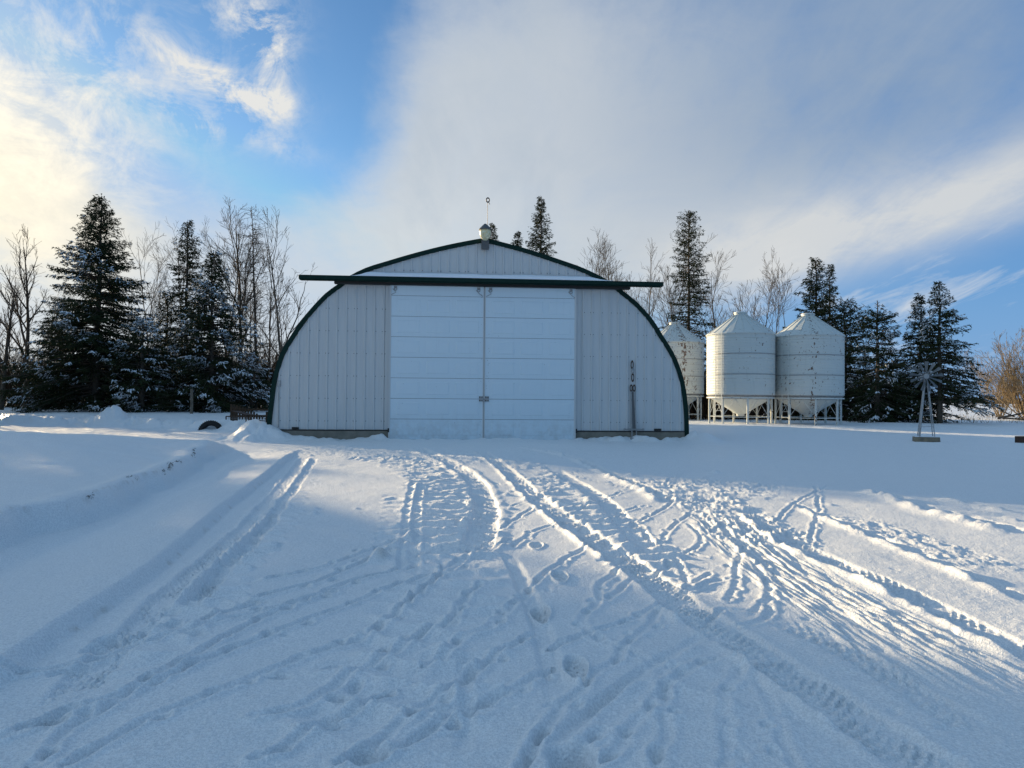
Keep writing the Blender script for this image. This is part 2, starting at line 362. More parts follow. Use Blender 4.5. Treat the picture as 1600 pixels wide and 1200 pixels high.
def do_trail(h, VX, VY, L, w=0.022, dep=0.014, sp=0.34, dw=0.05, dd=0.05, seed=0):
    """a small animal's trail: a thin drag line with deeper prints along it"""
    P = smooth_poly(px_line(L), 0.08); rg = np.random.default_rng(seed)
    i, d, s, T = near(VX, VY, P, 0.34)
    d = d + 0.03 * fbm(s / 0.25, s * 0, seed, 2)
    deep = 0.55 + 0.9 * vn(s / 0.5, s * 0, seed + 5)
    h[i] -= dep * np.clip(deep, 0.1, 1.3) * np.exp(-(d / w) ** 4)
    h[i] += dep * 0.45 * np.exp(-((np.abs(d) - 2.0 * w) / w) ** 2)
    pos = 0.1
    while pos < T:
        off = rg.normal(0, 0.035); dep2 = dd * rg.uniform(0.5, 1.15); lw = dw * rg.uniform(1.1, 2.0)
        k = np.abs(s - pos) < 4 * lw
        e = np.exp(-(((d[k] - off) / dw) ** 2 + ((s[k] - pos) / lw) ** 2) ** 2.2)
        h[i[k]] = h[i[k]] - dep2 * e + dep2 * 0.16 * np.exp(-((np.hypot((d[k] - off) / dw, (s[k] - pos) / lw) - 1.7) / 0.5) ** 2)
        pos += sp * rg.uniform(0.65, 1.5)
def do_rut(h, VX, VY, L, w, dep, bR=0.0, bL=0.0, bw=0.09, tread=0.0, seed=0, P=None, z=0.0, lug=0.10):
    """a tyre track: flat-bottomed groove with tread blocks and crumbled berms"""
    P = smooth_poly(px_line(L, z), 0.12) if P is None else P
    i, d, s, T = near(VX, VY, P, w + 4 * bw); f = fade(s, T)
    d = d + 0.03 * fbm(s / 0.5, d * 0, seed, 2)
    ins = 1 - sm((np.abs(d) - w * 0.5 + 0.02) / 0.05)
    h[i] -= f * dep * ins * (0.85 + 0.5 * fbm(s / 0.4, d / 0.3, seed + 2, 3))
    if tread:
        rows = np.floor((d / w + 0.5) * 5); ph = s / lug + rows * 0.5 + 0.35 * np.abs(d) / w * 3
        q = sm((np.sin(ph * 2 * np.pi) + 0.25) / 0.6) * sm((np.abs(((d / w + 0.5) * 5) % 1 - 0.5) * -2 + 1) / 0.35)
        h[i] += f * tread * ins * (q - 0.3) * np.clip(1 + 2.4 * fbm(s / 0.16, d / 0.08, seed + 9, 3), 0.0, 2.0)
    for b, sgn in ((bR, 1), (bL, -1)):
        if b:
            lump = np.clip(1 + 1.4 * fbm(s / 0.22, d / 0.2, seed + 4, 3), 0.15, 2.0)
            h[i] += f * b * lump * np.exp(-((d * sgn - w * 0.5 - bw * 0.8) / bw) ** 2)
def do_ribs(h, VX, VY, L, w, amp, sp=0.45, seed=0, skew=0.0, z=0.0):
    """ridges thrown crosswise by lugged tyres"""
    P = smooth_poly(px_line(L, z), 0.15); i, d, s, T = near(VX, VY, P, w * 0.75)
    ph = (s + skew * d + 0.22 * fbm(s / 0.7, d / 0.5, seed, 3)) / sp
    wave = np.abs(((ph % 1) - 0.5) * 2); wave = 1 - wave; wave = wave ** 1.6
    edge = 1 - sm((np.abs(d + 0.25 * w * fbm(s / 0.3, d * 0, seed + 3, 2)) - w * 0.36) / (w * 0.14))
    m = np.clip(1.1 + 1.2 * fbm(s / 0.4, d / 0.35, seed + 6, 3), 0.25, 1.8)
    h[i] += fade(s, T, 0.6, 0.6) * amp * edge * m * (wave - 0.35) + edge * amp * 0.35 * fbm(s / 0.12, d / 0.15, seed + 8, 3)
def do_lump(h, VX, VY, L, w, amp, sx, sy, seed=0):
    """churned snow; sx along the line, sy across"""
    P = smooth_poly(px_line(L), 0.2); i, d, s, T = near(VX, VY, P, w * 0.8)
    edge = 1 - sm((np.abs(d) - w * 0.34) / (w * 0.2)); n = fbm(s / sx, d / sy, seed, 4, 0.55)
    n = np.abs(n) * 1.8 - 0.30 + 0.6 * fbm(s / sx * 0.7, d / sy * 0.8, seed + 50, 3)
    h[i] += fade(s, T, 0.8, 0.8) * edge * amp * n
def do_print(h, VX, VY, px, py, ang=0.0, dep=0.045, l=0.155, w=0.058, z=0.0, kind=0):
    cx, cy = at(px, py, z); k = np.nonzero((np.abs(VX - cx) < 0.4) & (np.abs(VY - cy) < 0.4))[0]
    a = math.radians(ang); ex = (VX[k] - cx); ey = VY[k] - cy
    p = ex * math.sin(a) + ey * math.cos(a); q = ex * math.cos(a) - ey * math.sin(a)
    if kind == 0:
        ww = w * (1 + 0.18 * np.clip(p / l, -1, 1)); e = np.hypot(q / ww, p / l) ** 3
        ins = 1 - sm((e - 0.7) / 0.7)
        h[k] += -dep * ins + 0.012 * ins * (np.sin(p / 0.032 * 2 * np.pi) > 0) + 0.012 * np.exp(-((e - 1.9) / 0.8) ** 2)
    else:
        e = np.hypot(q / w, p / l); h[k] += -dep * np.exp(-e ** 2.4) + abs(dep) * 0.08 * np.exp(-((e - 1.5) / 0.35) ** 2)
TRAILS = [
 [(0,1152),(65,1132),(100,1117),(150,1099),(237,1067),(292,1045),(350,1022),(400,1001),(482,967),(560,940),(600,920),(650,905),(700,893),(730,870),(762,845),(800,815),(845,787)],
 [(45,1197),(100,1147),(120,1135),(175,1105),(190,1097),(240,1060),(300,1027),(355,995),(400,973),(472,940),(537,912),(612,892),(650,882)],
 [(110,1197),(160,1165),(237,1125),(300,1100),(350,1080),(400,1057),(450,1037),(512,1012),(562,1000),(595,977),(632,947),(665,915),(687,900),(710,877)],
 [(400,935),(467,915),(512,902),(555,882),(590,865),(640,847)],
 [(400,1187),(437,1177),(487,1142),(560,1107),(610,1085)],
 [(400,1125),(462,1110),(520,1075),(555,1050),(600,1027),(637,1005),(662,987),(700,970),(725,942),(750,915)],
 [(535,1197),(585,1165),(625,1132),(660,1100),(705,1075),(745,1047),(775,1022),(805,1009),(832,992)],
 [(662,1042),(700,1015),(730,995),(762,982),(800,950),(845,905),(887,872),(925,850)],
 [(815,1197),(832,1165),(860,1125),(887,1090),(910,1075),(932,1050),(962,1032),(975,1012),(1005,982),(1030,955),(1050,942)],
 [(935,1197),(962,1177),(987,1137),(1012,1110),(1040,1080),(1062,1057),(1087,1040),(1112,1032)],
 [(1025,1197),(1027,1175),(1042,1137),(1035,1100),(1033,1070),(1030,1047),(1007,1027),(975,1012),(932,997),(912,970),(932,942),(940,912),(975,887)],
 [(1132,1197),(1142,1182),(1130,1130),(1135,1080),(1150,1065),(1152,1035)],
 [(945,937),(990,905),(1032,890),(1052,872),(1087,857),(1097,842),(1075,820)],
 [(1140,937),(1150,905),(1155,875),(1165,850)], [(1000,820),(1025,855),(1040,835),(1062,815),(1082,797)],
 [(985,820),(1045,790),(1050,772),(1042,752),(1072,737)], [(800,855),(832,832),(887,815)], [(1077,922),(1100,910),(1145,902)],
 [(1057,875),(1077,912)], [(1265,852),(1272,825),(1280,800),(1277,775),(1274,760)], [(1295,760),(1277,770),(1250,782),(1220,807),(1207,820)],
 [(800,790),(850,775),(900,770)], [(640,870),(700,858),(760,862),(800,842)], [(250,985),(330,965),(400,945)], [(150,1010),(200,1000),(250,985)],
 [(905,800),(945,780),(985,765)], [(930,820),(975,800),(1010,790)], [(870,1200),(900,1168),(940,1140)],
 [(1100,975),(1130,950),(1180,955),(1200,930)],
 [(420,905),(520,880),(600,850),(680,835),(760,800)], [(0,1060),(110,1040),(230,1005),(330,975),(430,950),(520,925)], [(860,1010),(930,985),(1000,960),(1060,925),(1110,895)],
 [(1240,1200),(1225,1150),(1205,1100),(1180,1060),(1165,1020)], [(900,745),(960,760),(1030,765),(1090,752)], [(1160,860),(1190,900),(1205,940),(1185,970),(1150,975)],
 [(720,745),(790,760),(850,752),(930,730)], [(960,880),(1000,860),(1050,855),(1100,870)], [(560,1197),(640,1160),(720,1110),(800,1075),(860,1040)], [(1300,1000),(1350,1040),(1420,1090)]]
def ground_mesh():
    th = np.r_[np.linspace(-180, -52, 96, endpoint=False), np.linspace(-52, 46, 1330, endpoint=False), np.linspace(46, 180, 100, endpoint=False)]
    inv = np.arange(1 / 2.3, 1 / 13.0, -5.9e-4)
    rr = np.r_[[0.35, 0.8, 1.3, 1.7, 2.0, 2.2], 1 / inv, np.arange(13.11, 36, .115), np.geomspace(36.3, 62, 44), np.geomspace(63.5, 3500, 70)]
    A = np.radians(th)[None, :]; Rr = rr[:, None]; x = (Rr * np.sin(A)).ravel(); y = (Rr * np.cos(A)).ravel()
    nr, na = len(rr), len(th)
    h = base_h(x, y); r = np.repeat(rr, na); h *= np.clip(1 - (r - 300) / 300, 0.0, 1)
    sel = np.nonzero((r < 40) & (np.tile(np.abs(th) < 54, nr)))[0]
    VX, VY, h2 = x[sel], y[sel], h[sel].copy()
    # wind ripples and crumbs
    h2 += 0.010 * fbm(VX / 0.6, VY / 0.16, 61, 3) * sm((VY - 9) / 8) * 1.6
    do_lump(h2, VX, VY, [(430,700),(560,705),(660,712),(760,730)], 3.2, .026, .30, .16, 71)
    do_lump(h2, VX, VY, [(300,690),(380,688),(450,688)], 5.0, .03, .5, .2, 72)
    do_lump(h2, VX, VY, [(100,668),(250,680),(380,688)], 8.0, .03, 1.0, .3, 70)
    do_lump(h2, VX, VY, [(1000,745),(1100,760),(1180,770),(1250,775)], 2.6, .034, .20, .15, 73)
    do_lump(h2, VX, VY, [(1080,770),(1130,800),(1190,840),(1240,870)], 1.1, .034, .18, .11, 74)
    do_lump(h2, VX, VY, [(1110,800),(1200,875),(1330,955),(1480,1045),(1640,1125)], .80, .026, .9, .055, 75)
    do_lump(h2, VX, VY, [(1150,850),(1290,930),(1420,985),(1560,1040),(1660,1080)], .42, .020, .8, .06, 76)
    do_lump(h2, VX, VY, [(1300,800),(1400,840),(1500,870),(1600,905)], .8, .022, .20, .11, 77)
    do_ribs(h2, VX, VY, [(560,712),(630,725),(680,755),(700,800),(695,850),(690,880)], 1.15, .058, .36, 1)
    do_ribs(h2, VX, VY, [(720,870),(700,920),(670,980),(640,1050),(625,1120),(610,1220)], 1.0, .015, .30, 2, .35)
    do_ribs(h2, VX, VY, [(740,900),(735,960),(720,1040),(730,1120),(740,1220)], .5, .007, .3, 3, -.4)
    do_ribs(h2, VX, VY, [(810,722),(850,745),(905,790),(950,825),(1010,872),(1040,900)], .85, .046, .34, 4, .1)
    do_ribs(h2, VX, VY, [(960,735),(1040,770),(1080,790)], .9, .026, .35, 5)
    do_ribs(h2, VX, VY, [(490,735),(450,790),(412,840),(365,890),(315,950),(250,1010),(180,1080)], .46, .017, .26, 6, .3)
    do_ribs(h2, VX, VY, [(470,725),(400,800),(330,860)], .3, .010, .26, 7, -.3)
    do_ribs(h2, VX, VY, [(620,770),(612,860)], .4, .02, .35, 8)
    do_ribs(h2, VX, VY, [(1120,1010),(1100,1060),(1080,1110),(1070,1200)], .5, .014, .3, 9, .4)
    do_ribs(h2, VX, VY, [(1380,780),(1460,795),(1600,830)], .9, .028, .5, 10, .6)
    do_rut(h2, VX, VY, [(752,708),(775,725),(800,745),(850,790),(920,838),(1000,893),(1090,960),(1180,1020),(1300,1100),(1450,1200),(1540,1270)], .28, .032, .026, .006, .040, .012, 11, lug=.07)
    do_rut(h2, VX, VY, [(805,700),(890,715),(1000,760),(1052,786)], .22, .04, .045, .0, .07, .016, 12)
    do_rut(h2, VX, VY, [(650,702),(700,725),(742,755),(758,790),(755,830),(738,868)], .30, .035, .018, .018, .07, .008, 13)
    do_rut(h2, VX, VY, [(865,735),(915,765),(955,795),(1000,842),(1028,865)], .26, .035, .02, .0, .1, .0, 14)
    do_rut(h2, VX, VY, [(1235,785),(1282,805),(1350,832),(1412,857),(1487,887),(1550,915),(1620,945)], .10, .035, .030, .0, .06, .0, 15)
    do_rut(h2, VX, VY, [(1360,767),(1412,782),(1462,800),(1525,815),(1620,840)], .22, .05, .055, .0, .12, .0, 16)
    do_rut(h2, VX, VY, [(1440,772),(1525,790),(1620,808)], .2, .03, .03, .0, .1, .0, 17)
    do_rut(h2, VX, VY, [(1170,800),(1210,830),(1262,862),(1337,893),(1412,925),(1475,955),(1600,1018),(1680,1060)], .22, .030, .030, .0, .05, .010, 18)
    do_rut(h2, VX, VY, [(1190,960),(1290,1000),(1400,1062),(1500,1120),(1600,1180)], .2, .022, .015, .0, .08, .01, 19)
    do_rut(h2, VX, VY, [(478,712),(438,765),(402,805),(342,862),(255,945),(160,1035),(70,1120)], .18, .014, .006, .0, .04, .005, 20)
    do_rut(h2, VX, VY, [(492,715),(452,772),(414,822),(360,878),(280,965)], .12, .02, .02, .0, .05, .006, 21)
    do_rut(h2, VX, VY, [(645,755),(636,800),(630,870),(628,900)], .07, .012, .005, .005, .03, .0, 22)
    do_rut(h2, VX, VY, [(658,758),(652,800),(647,870),(645,905)], .09, .015, .005, .005, .03, .0, 23)
    do_rut(h2, VX, VY, [(790,865),(815,910),(838,960),(850,1000),(868,1060),(880,1100)], .11, .018, .0, .0, .05, .0, 24)
    do_rut(h2, VX, VY, [(845,1190),(887,1137),(925,1102),(975,1072),(1025,1037),(1075,1012),(1100,995),(1135,988)], .055, .03, .012, .0, .04, .0, 25)
    do_rut(h2, VX, VY, [(1050,770),(1090,768),(1112,768)], .05, .03, .02, .02, .03, .0, 26)
    do_rut(h2, VX, VY, [(735,1000),(728,1080),(722,1150),(725,1210)], .05, .014, .0, .0, .03, .0, 27)
    for n, L in enumerate(TRAILS): do_trail(h2, VX, VY, L, seed=100 + 7 * n, sp=0.27, dw=0.027, dd=0.026)
    for a in ((838,853,5),(875,903,0),(845,958,-4),(900,1045,0)): do_print(h2, VX, VY, a[0], a[1], a[2], .028)
    for a in ((895,1182,0,.10,.09,.075),(77,1127,60,.06,.06,.045),(170,1000,40,.05,.06,.05),(150,1014,60,.035,.06,.045),(107,1050,60,.04,.07,.045),
              (302,992,90,.03,.06,.045),(267,958,0,.03,.04,.04),(435,1057,100,.035,.06,.03),(530,1097,110,.045,.06,.03),(520,1042,60,.04,.04,.03),
              (1112,782,0,.05,.14,.16),(1175,800,40,.04,.12,.16),(1140,770,0,.04,.12,.16),(1240,835,0,.03,.1,.13),(1095,920,80,.015,.14,.1),(577,1183,40,.06,.07,.05)):
        do_print(h2, VX, VY, a[0], a[1], a[2], a[3], a[4], a[5], kind=1)
    rg = np.random.default_rng(5)
    for _ in range(40):                     # hoof and paw marks off the trails
        px, py = rg.uniform(420, 1560), rg.uniform(740, 1190)
        do_print(h2, VX, VY, px, py, rg.uniform(0, 180), rg.uniform(.006, .018), rg.uniform(.03, .05), .026, kind=1)
    for _ in range(40):                     # chunks
        px, py = rg.uniform(480, 1300), rg.uniform(705, 800)
        do_print(h2, VX, VY, px, py, rg.uniform(0, 180), -rg.uniform(.015, .04), rg.uniform(.04, .08), .05, kind=1)
    for (px, py, s_) in ((595,872,.055),(655,762,.07),(695,735,.06),(655,720,.06),(1118,737,.07),(985,742,.06),(640,840,.05)):
        do_print(h2, VX, VY, px, py, 40, -s_, .09, .08, kind=1)
    sl_ = .682 * VX + .731 * VY; dl = h2 - h[sel]
    dl = dl * (1 + 1.2 * (1 - sm((sl_ - 3.2) / 2.2)) * (1 - sm((VX + .1) / 1.0)))          # relief exaggerated where the yard is shaded, so tracks keep contrast there
    dl = dl + (0.0035 * fbm(VX / .045, VY / .045, 131, 2) + .004 * fbm(VX / .14, VY / .11, 133, 2)) * np.clip(1.2 - np.hypot(VX, VY) / 14, 0, 1)
    h[sel] = h[sel] + dl
    S = np.interp(y, SC_Y, SC_X) + 0.16 * fbm(x / 0.8, y / 0.8, 11, 3); d = S - x
    dirt = np.exp(-((d - 0.24 - .10 * vn(y / .25, x * 0, 3)) / 0.030) ** 2) * (y > 4.5) * (y < 15) * sm(0.0 + 3.0 * fbm(x / 0.05, y / 0.07, 91, 3) + 1.2 * vn(y / 1.3, x * 0, 8)) * .30
    Rg = np.interp(y, RG_Y, RG_X) - .14 + 0.035 * fbm(x / 0.8, y / 0.8, 11, 3)
    dirt = dirt + 0.35 * np.exp(-((x - Rg - 0.10) / 0.02) ** 2) * (y < 12) * (y > 2) * sm(3.2 * fbm(x / 0.1, y / 0.15, 93, 3) - .1)
    for (px, py) in ((597,873),(895,1188),(77,1130),(653,760),(700,705)):
        cx, cy = at(px, py); dirt = dirt + 0.45 * np.exp(-((x - cx) ** 2 + (y - cy) ** 2) / 0.0025)
    z = h; V = np.c_[x, y, z]; V = np.vstack([V, [[0, 0, 0]]])
    j = np.arange(na); jn = (j + 1) % na; i = np.arange(nr - 1)[:, None]
    q = np.stack([i * na + j, i * na + jn, (i + 1) * na + jn, (i + 1) * na + j], -1).reshape(-1, 4)[:, ::-1]
    o = new_obj('snow_ground', V, np.ascontiguousarray(q), M['snow'], smooth=True)
    at_ = o.data.attributes.new('dirt', 'FLOAT', 'POINT'); at_.data.foreach_set('value', np.r_[dirt, 0].astype(np.float32))
    tag(o, 'snow covered yard with tyre tracks and animal trails', None, None, 'structure')
ground_mesh()

# ---------------------------------------------------------------- the arched building
FAC_L = [(419,656),(422,632),(427,594),(433,572),(440,552),(454,528),(470,504),(488,482),(509,460),(528,446),(546,433),(572,420),(600,411),(650,396.4),(700,384),(750,374.4)]
FAC_R = [(764,374.6),(822,390),(874,407),(915,422),(956,443),(973,456),(994,473),(1017,498),(1033,523),(1050,550),(1062.5,579),(1070,610),(1074,648),(1074.6,679)]
def facade(px, py):
    d = RM @ Vector(((px - 800) / F, -(py - 600) / F, -1)); n = Vector((-UY, UX, 0))
    t = (Vector((BX, BY, 0)) - Vector((0, 0, H))).dot(n) / d.dot(n); p = Vector((0, 0, H)) + d * t
    return (p.x - BX) * UX + (p.y - BY) * UY, p.z
prof = [(facade(419, 656)[0] - 0.03, 0.0)] + [facade(*p) for p in FAC_L] + [(0.05, 6.72)] + [facade(*p) for p in FAC_R] + [(facade(1074.6, 679)[0] + 0.01, 0.0)]
PU = np.array([p[0] for p in prof]); PZ = np.array([p[1] for p in prof]); LEN = 19.5
shed = thing('arched_shed', 'white arched steel shed with two tall sliding doors and green trim', 'shed', (BX, BY, 0), PSI)
def ztop(u, off=0.10):
    ap = int(np.argmax(PZ))
    if u < PU[ap]: return float(np.interp(u - off * 0.3, np.maximum.accumulate(PU[:ap + 1]), PZ[:ap + 1])) - off * 0.6
    return float(np.interp(-(u + off * 0.3), np.maximum.accumulate(-PU[ap:][::-1]), PZ[ap:][::-1])) - off * 0.6
pts = smooth_poly(prof[1:-1], 0.25); pts = np.vstack([[prof[0]], pts, [prof[-1]]])
# roof shell: corrugated crosswise
rs = []; ncor = 110; ys = np.linspace(0.0, LEN, ncor)
nrm = np.zeros_like(pts); tg = np.gradient(pts, axis=0); nrm[:, 0] = -tg[:, 1]; nrm[:, 1] = tg[:, 0]; nrm /= np.linalg.norm(nrm, axis=1)[:, None]
for k, yy in enumerate(ys):
    off = -0.02 + (0.03 if k % 2 else 0.0)
    rs.append(np.c_[pts[:, 0] + nrm[:, 0] * off, np.full(len(pts), yy + 0.01), pts[:, 1] + nrm[:, 1] * off])
rs = np.vstack(rs); n = len(pts); i = np.arange(ncor - 1)[:, None]; j = np.arange(n - 1)
new_obj('roof', rs, np.stack([i * n + j, i * n + j + 1, (i + 1) * n + j + 1, (i + 1) * n + j], -1).reshape(-1, 4), M['roof'], shed)
b = MB(); back = [(p[0], LEN - 0.05, p[1] - 0.03) for p in pts]; b.add(back, [tuple(range(len(back)))]); b.build('back_wall', M['panel'], shed)
# green trim that follows the arch
def arch_trim(a, c, y0, y1):
    v = []; f = []
    for k in range(n):
        o = pts[k] + nrm[k] * a; q = pts[k] + nrm[k] * c
        v += [(o[0], y0, o[1]), (q[0], y0, q[1]), (q[0], y1, q[1]), (o[0], y1, o[1])]
    for k in range(n - 1):
        for m_ in range(4): f.append((k * 4 + m_, k * 4 + (m_ + 1) % 4, k * 4 + 4 + (m_ + 1) % 4, k * 4 + 4 + m_))
    f += [(3, 2, 1, 0), tuple((n - 1) * 4 + m_ for m_ in range(4))]; return MB().add(v, f)
arch_trim(0.02, -0.125, -0.075, 0.10).build('arch_trim', M['green'], shed)
# wall panels with ribs, screws
def wall(u0, u1, zb, name, zcap=None, shift=0.0, srows=(.62, 1.36, 2.10, 2.84, 3.58, 4.32)):
    us = []; u = u0; pitch = 0.305; k = 0
    start = math.floor((u0 - shift) / pitch) * pitch + shift; xs = [(u0, 0.0)]
    c = start
    while c < u1 + pitch:
        for (du, dep) in ((-.035, 0), (-.020, -.032), (.020, -.032), (.035, 0), (.145, 0), (.152, -.005), (.159, 0)):
            if u0 < c + du < u1: xs.append((c + du, dep))
        c += pitch
    xs.append((u1, 0.0)); v = []; f = []
    for k, (uu, dep) in enumerate(xs):
        zt = ztop(uu) if zcap is None else min(ztop(uu), zcap)
        v += [(uu, -0.012 + dep, zb), (uu, -0.012 + dep, max(zt, zb + 0.01))]
        if k: f.append((2 * k - 2, 2 * k, 2 * k + 1, 2 * k - 1))
    s = MB().add(v, f); nf = len(f); c = start; q = 0
    while c < u1:
        for z in srows:
            if u0 + .02 < c < u1 - .05 and zb + .05 < z < (ztop(c) if zcap is None else min(ztop(c), zcap)) - .25:
                for du in ((-.05, .05) if q % 3 == 0 else (.05,)):
                    m0 = len(s.v); s.lathe([(0.0, 0), (.0135, 0), (.0135, .01), (.0, .01)], 6)
                    for t in range(m0, len(s.v)):
                        x_, y_, z_ = s.v[t]; s.v[t] = (c + du + x_, -0.014 - z_, z + y_)
        c += pitch; q += 1
    new_obj(name, s.v, s.f, None, shed, mats=[M['panel'], M['hood']], mi=[0] * nf + [1] * (len(s.f) - nf))
wall(float(PU[1]) + .04, -3.02, .33, 'wall_panel', 5.15, .04)
wall(3.00, float(PU[-2]) - .03, .33, 'wall_panel', 5.15, -.02)
wall(-4.9, 4.95, 5.2, 'gable_panel', None, .02, (5.62,))
for q_ in ((-6.95, -2.98), (2.98, 6.93)): MB().box(*q_, -.05, .25, -.4, .305).build('foundation', M['conc'], shed, bevel=.012)
for q_ in ((-6.9, -3.06), (3.06, 6.93)): MB().box(*q_, -.062, .02, .309, .338).build('base_flashing', M['dark'], shed)
for s_, e_ in ((-3.25, -3.10), (3.08, 3.24)):
    MB().box(s_, e_, -.06, .03, .342, 5.1).build('jamb_trim', M['panel'], shed, bevel=.006)
b = MB(); b.box(-3.0, 3.0, .18, .22, -.2, 5.2); b.build('inside_dark_sheet', M['interior_dark'], shed)  # dark sheet standing in for the unlit inside of the shed
MB().box(-6.0, 5.97, -.47, -.085, 5.20, 5.335).box(-5.98, 5.95, -.44, -.36, 5.17, 5.197).build('door_track_cover', M['green'], shed, bevel=.012)
MB().box(-4.9, 4.88, -.30, -.085, 5.10, 5.195).build('door_track', M['dark'], shed)
# snow lying on the track cover
v = []; f = []; us = np.linspace(-4.33, 4.26, 90)
for k, u in enumerate(us):
    e = float(sm((u + 4.33) / .5) * sm((4.26 - u) / .8)); w = .02 * float(fbm(np.array([u * 2.2]), np.array([1.0]), 5, 3)[0])
    zt = 5.34 + .17 * e + w * e
    v += [(u, -.455, 5.337), (u, -.45, 5.345 + .07 * e + w * .4), (u, -.25, 5.35 + .14 * e + w), (u, -.036, min(zt + .03, ztop(u) - .02 + 9 * 0) if ztop(u) > 5.36 else 5.345)]
    if k: f += [tuple((4 * k - 4 + a, 4 * k + a, 4 * k + a + 1, 4 * k - 3 + a)) for a in range(3)]
new_obj('snow_cap', v, f, M['tsnow'], shed, smooth=True)
# the two door leaves
SEC = [0.03, 0.70, 1.375, 2.05, 2.73, 3.405, 4.08, 4.76, 5.10]
for sx, (a, c), lab in ((-1, (-3.10, -.028), 'left'), (1, (.028, 3.06), 'right')):
    b = MB()
    for k in range(8):
        z0, z1 = SEC[k] + .006, SEC[k + 1] - .006
        b.box(a, c, -.170, -.115, z0, z1)
        if k < 7:
            for m_ in range(3):
                w = (c - a); p0 = a + w * (.075 + .315 * m_); p1 = p0 + w * .245; t = .022
                b.add([(p0, -.170, z0 + .13), (p1, -.170, z0 + .13), (p1, -.170, z1 - .12), (p0, -.170, z1 - .12),
                       (p0 + t, -.181, z0 + .13 + t), (p1 - t, -.181, z0 + .13 + t), (p1 - t, -.181, z1 - .12 - t), (p0 + t, -.181, z1 - .12 - t)],
                      [(4, 5, 6, 7), (0, 1, 5, 4), (1, 2, 6, 5), (2, 3, 7, 6), (3, 0, 4, 7)])
    rr_ = random.Random(9 + sx); nf = len(b.f); ue = c if sx < 0 else a
    for _ in range(30):
        z = rr_.uniform(.1, 5.0); uu = (ue + (-1 if sx < 0 else 1) * rr_.uniform(.05, .16)) if rr_.random() < .6 else rr_.uniform(a + .05, c - .05)
        w = rr_.uniform(.006, .014); b.box(uu, uu + w * 1.2, -.184, -.168, z, z + w)
    d = new_obj('sliding_door', b.v, b.f, None, shed, mats=[M['door'], M['hood']], mi=[0] * nf + [1] * (len(b.f) - nf))
    s = MB(); s.box(a + .01, c - .01, -.150, -.110, .03, 5.09); s.build('door_core', M['seam'], d)
    e = MB(); ue = c if sx < 0 else a
    e.box(ue - .012 if sx < 0 else ue - .022, ue + .022 if sx < 0 else ue + .012, -.184, -.10, .02, 5.08)
    uo = a if sx < 0 else c
    e.build('edge_strip', M['panel'], d); e = MB(); e.box(uo - .02 if sx < 0 else uo - .04, uo + .04 if sx < 0 else uo + .02, -.184, -.10, .02, 5.08); e.build('edge_strip', M['panel'], d)
    for ub in (a + .17, c - .17):
        s = MB(); s.box(ub - .05, ub + .05, -.20, -.172, 4.99, 5.07)
        q = -1 if ub < (a + c) / 2 else 1
        s.tube([(ub - .09, -.195, 4.98), (ub + .02, -.2, 4.86), (ub + q * .14, -.19, 4.78)], .010, 6)
        s.torus((ub, -.20, 4.97), .045, .012, 'Y', 14, 6); s.build('roller_hanger', M['steel'], d, bevel=.004)
    ul = -.155 if sx < 0 else .045
    s = MB(); s.box(ul, ul + .12, -.20, -.176, 1.30, 1.46); s.build('latch_plate', M['steel'], d, bevel=.005)
    for q in ((0, 1.30), (0, 1.425), (.085, 1.30), (.085, 1.425)): MB().box(ul + q[0], ul + q[0] + .035, -.212, -.196, q[1], q[1] + .035).build('latch_bolt', M['dark'], d)
MB().tube([(-.02, -.215, 1.37), (.03, -.225, 1.37)], .018, 8).box(-.045, .035, -.235, -.205, 1.295, 1.345).build('padlock', M['steel'], shed, bevel=.005)
MB().box(-3.14, -3.085, -.19, -.06, .26, .40).build('door_stop', M['dark'], shed, bevel=.01)
MB().box(3.075, 3.13, -.19, -.06, .26, .40).build('door_stop', M['dark'], shed, bevel=.01)
MB().box(-6.24, -6.02, -.075, -.02, .345, .415).box(-6.18, -6.06, -.09, -.07, .36, .40).build('vent', M['dark'], shed, bevel=.01)
MB().box(5.78, 6.02, -.075, -.02, .345, .415).build('vent', M['dark'], shed, bevel=.01)
MB().box(-6.72, -6.62, -.07, -.02, 1.72, 1.93).tube([(-6.67, -.045, 1.72), (-6.67, -.045, .4)], .018, 8).build('conduit', M['steel'], shed, bevel=.006)
# yard light on the peak
yl = thing('yard_light', 'yellowed yard light with conical hood on the gable peak', 'lamp', tuple(shed.matrix_world @ Vector((0, 0, 0))), PSI)
yl.location = (BX + .17 * UY, BY - .17 * UX, 6.36)
MB().box(-.12, .13, -.06, .12, 0, .30).box(-.10, .11, -.075, -.05, -.03, .10).build('bracket', M['hood'], yl, bevel=.01)
MB().lathe([(.0, .26), (.05, .27), (.10, .31), (.15, .37), (.18, .45), (.19, .54), (.185, .62), (.0, .62)], 24, 0, -.08).build('lens', M['lens'], yl, smooth=True)
MB().lathe([(.205, .615), (.215, .635), (.16, .70), (.09, .77), (.035, .82), (.0, .825)], 24, 0, -.08).lathe([(.205, .615), (.0, .64)], 24, 0, -.08).build('hood', M['hood'], yl)
rod = thing('ring_topped_rod', 'thin rod with a ring on top standing above the yard light', 'rod', (BX + .04, BY + .05, 6.55), PSI)
MB().tube([(.03, 0, 0), (.04, 0, .9), (.035, 0, 1.43)], .0085, 6).build('rod', M['hood'], rod)
MB().torus((.045, 0, 1.51), .062, .020, 'Y', 18, 8, .85, 1.15).tube([(.06, 0, 1.45), (.10, 0, 1.40), (.11, 0, 1.36)], .010, 6).build('ring', M['dark'], rod)
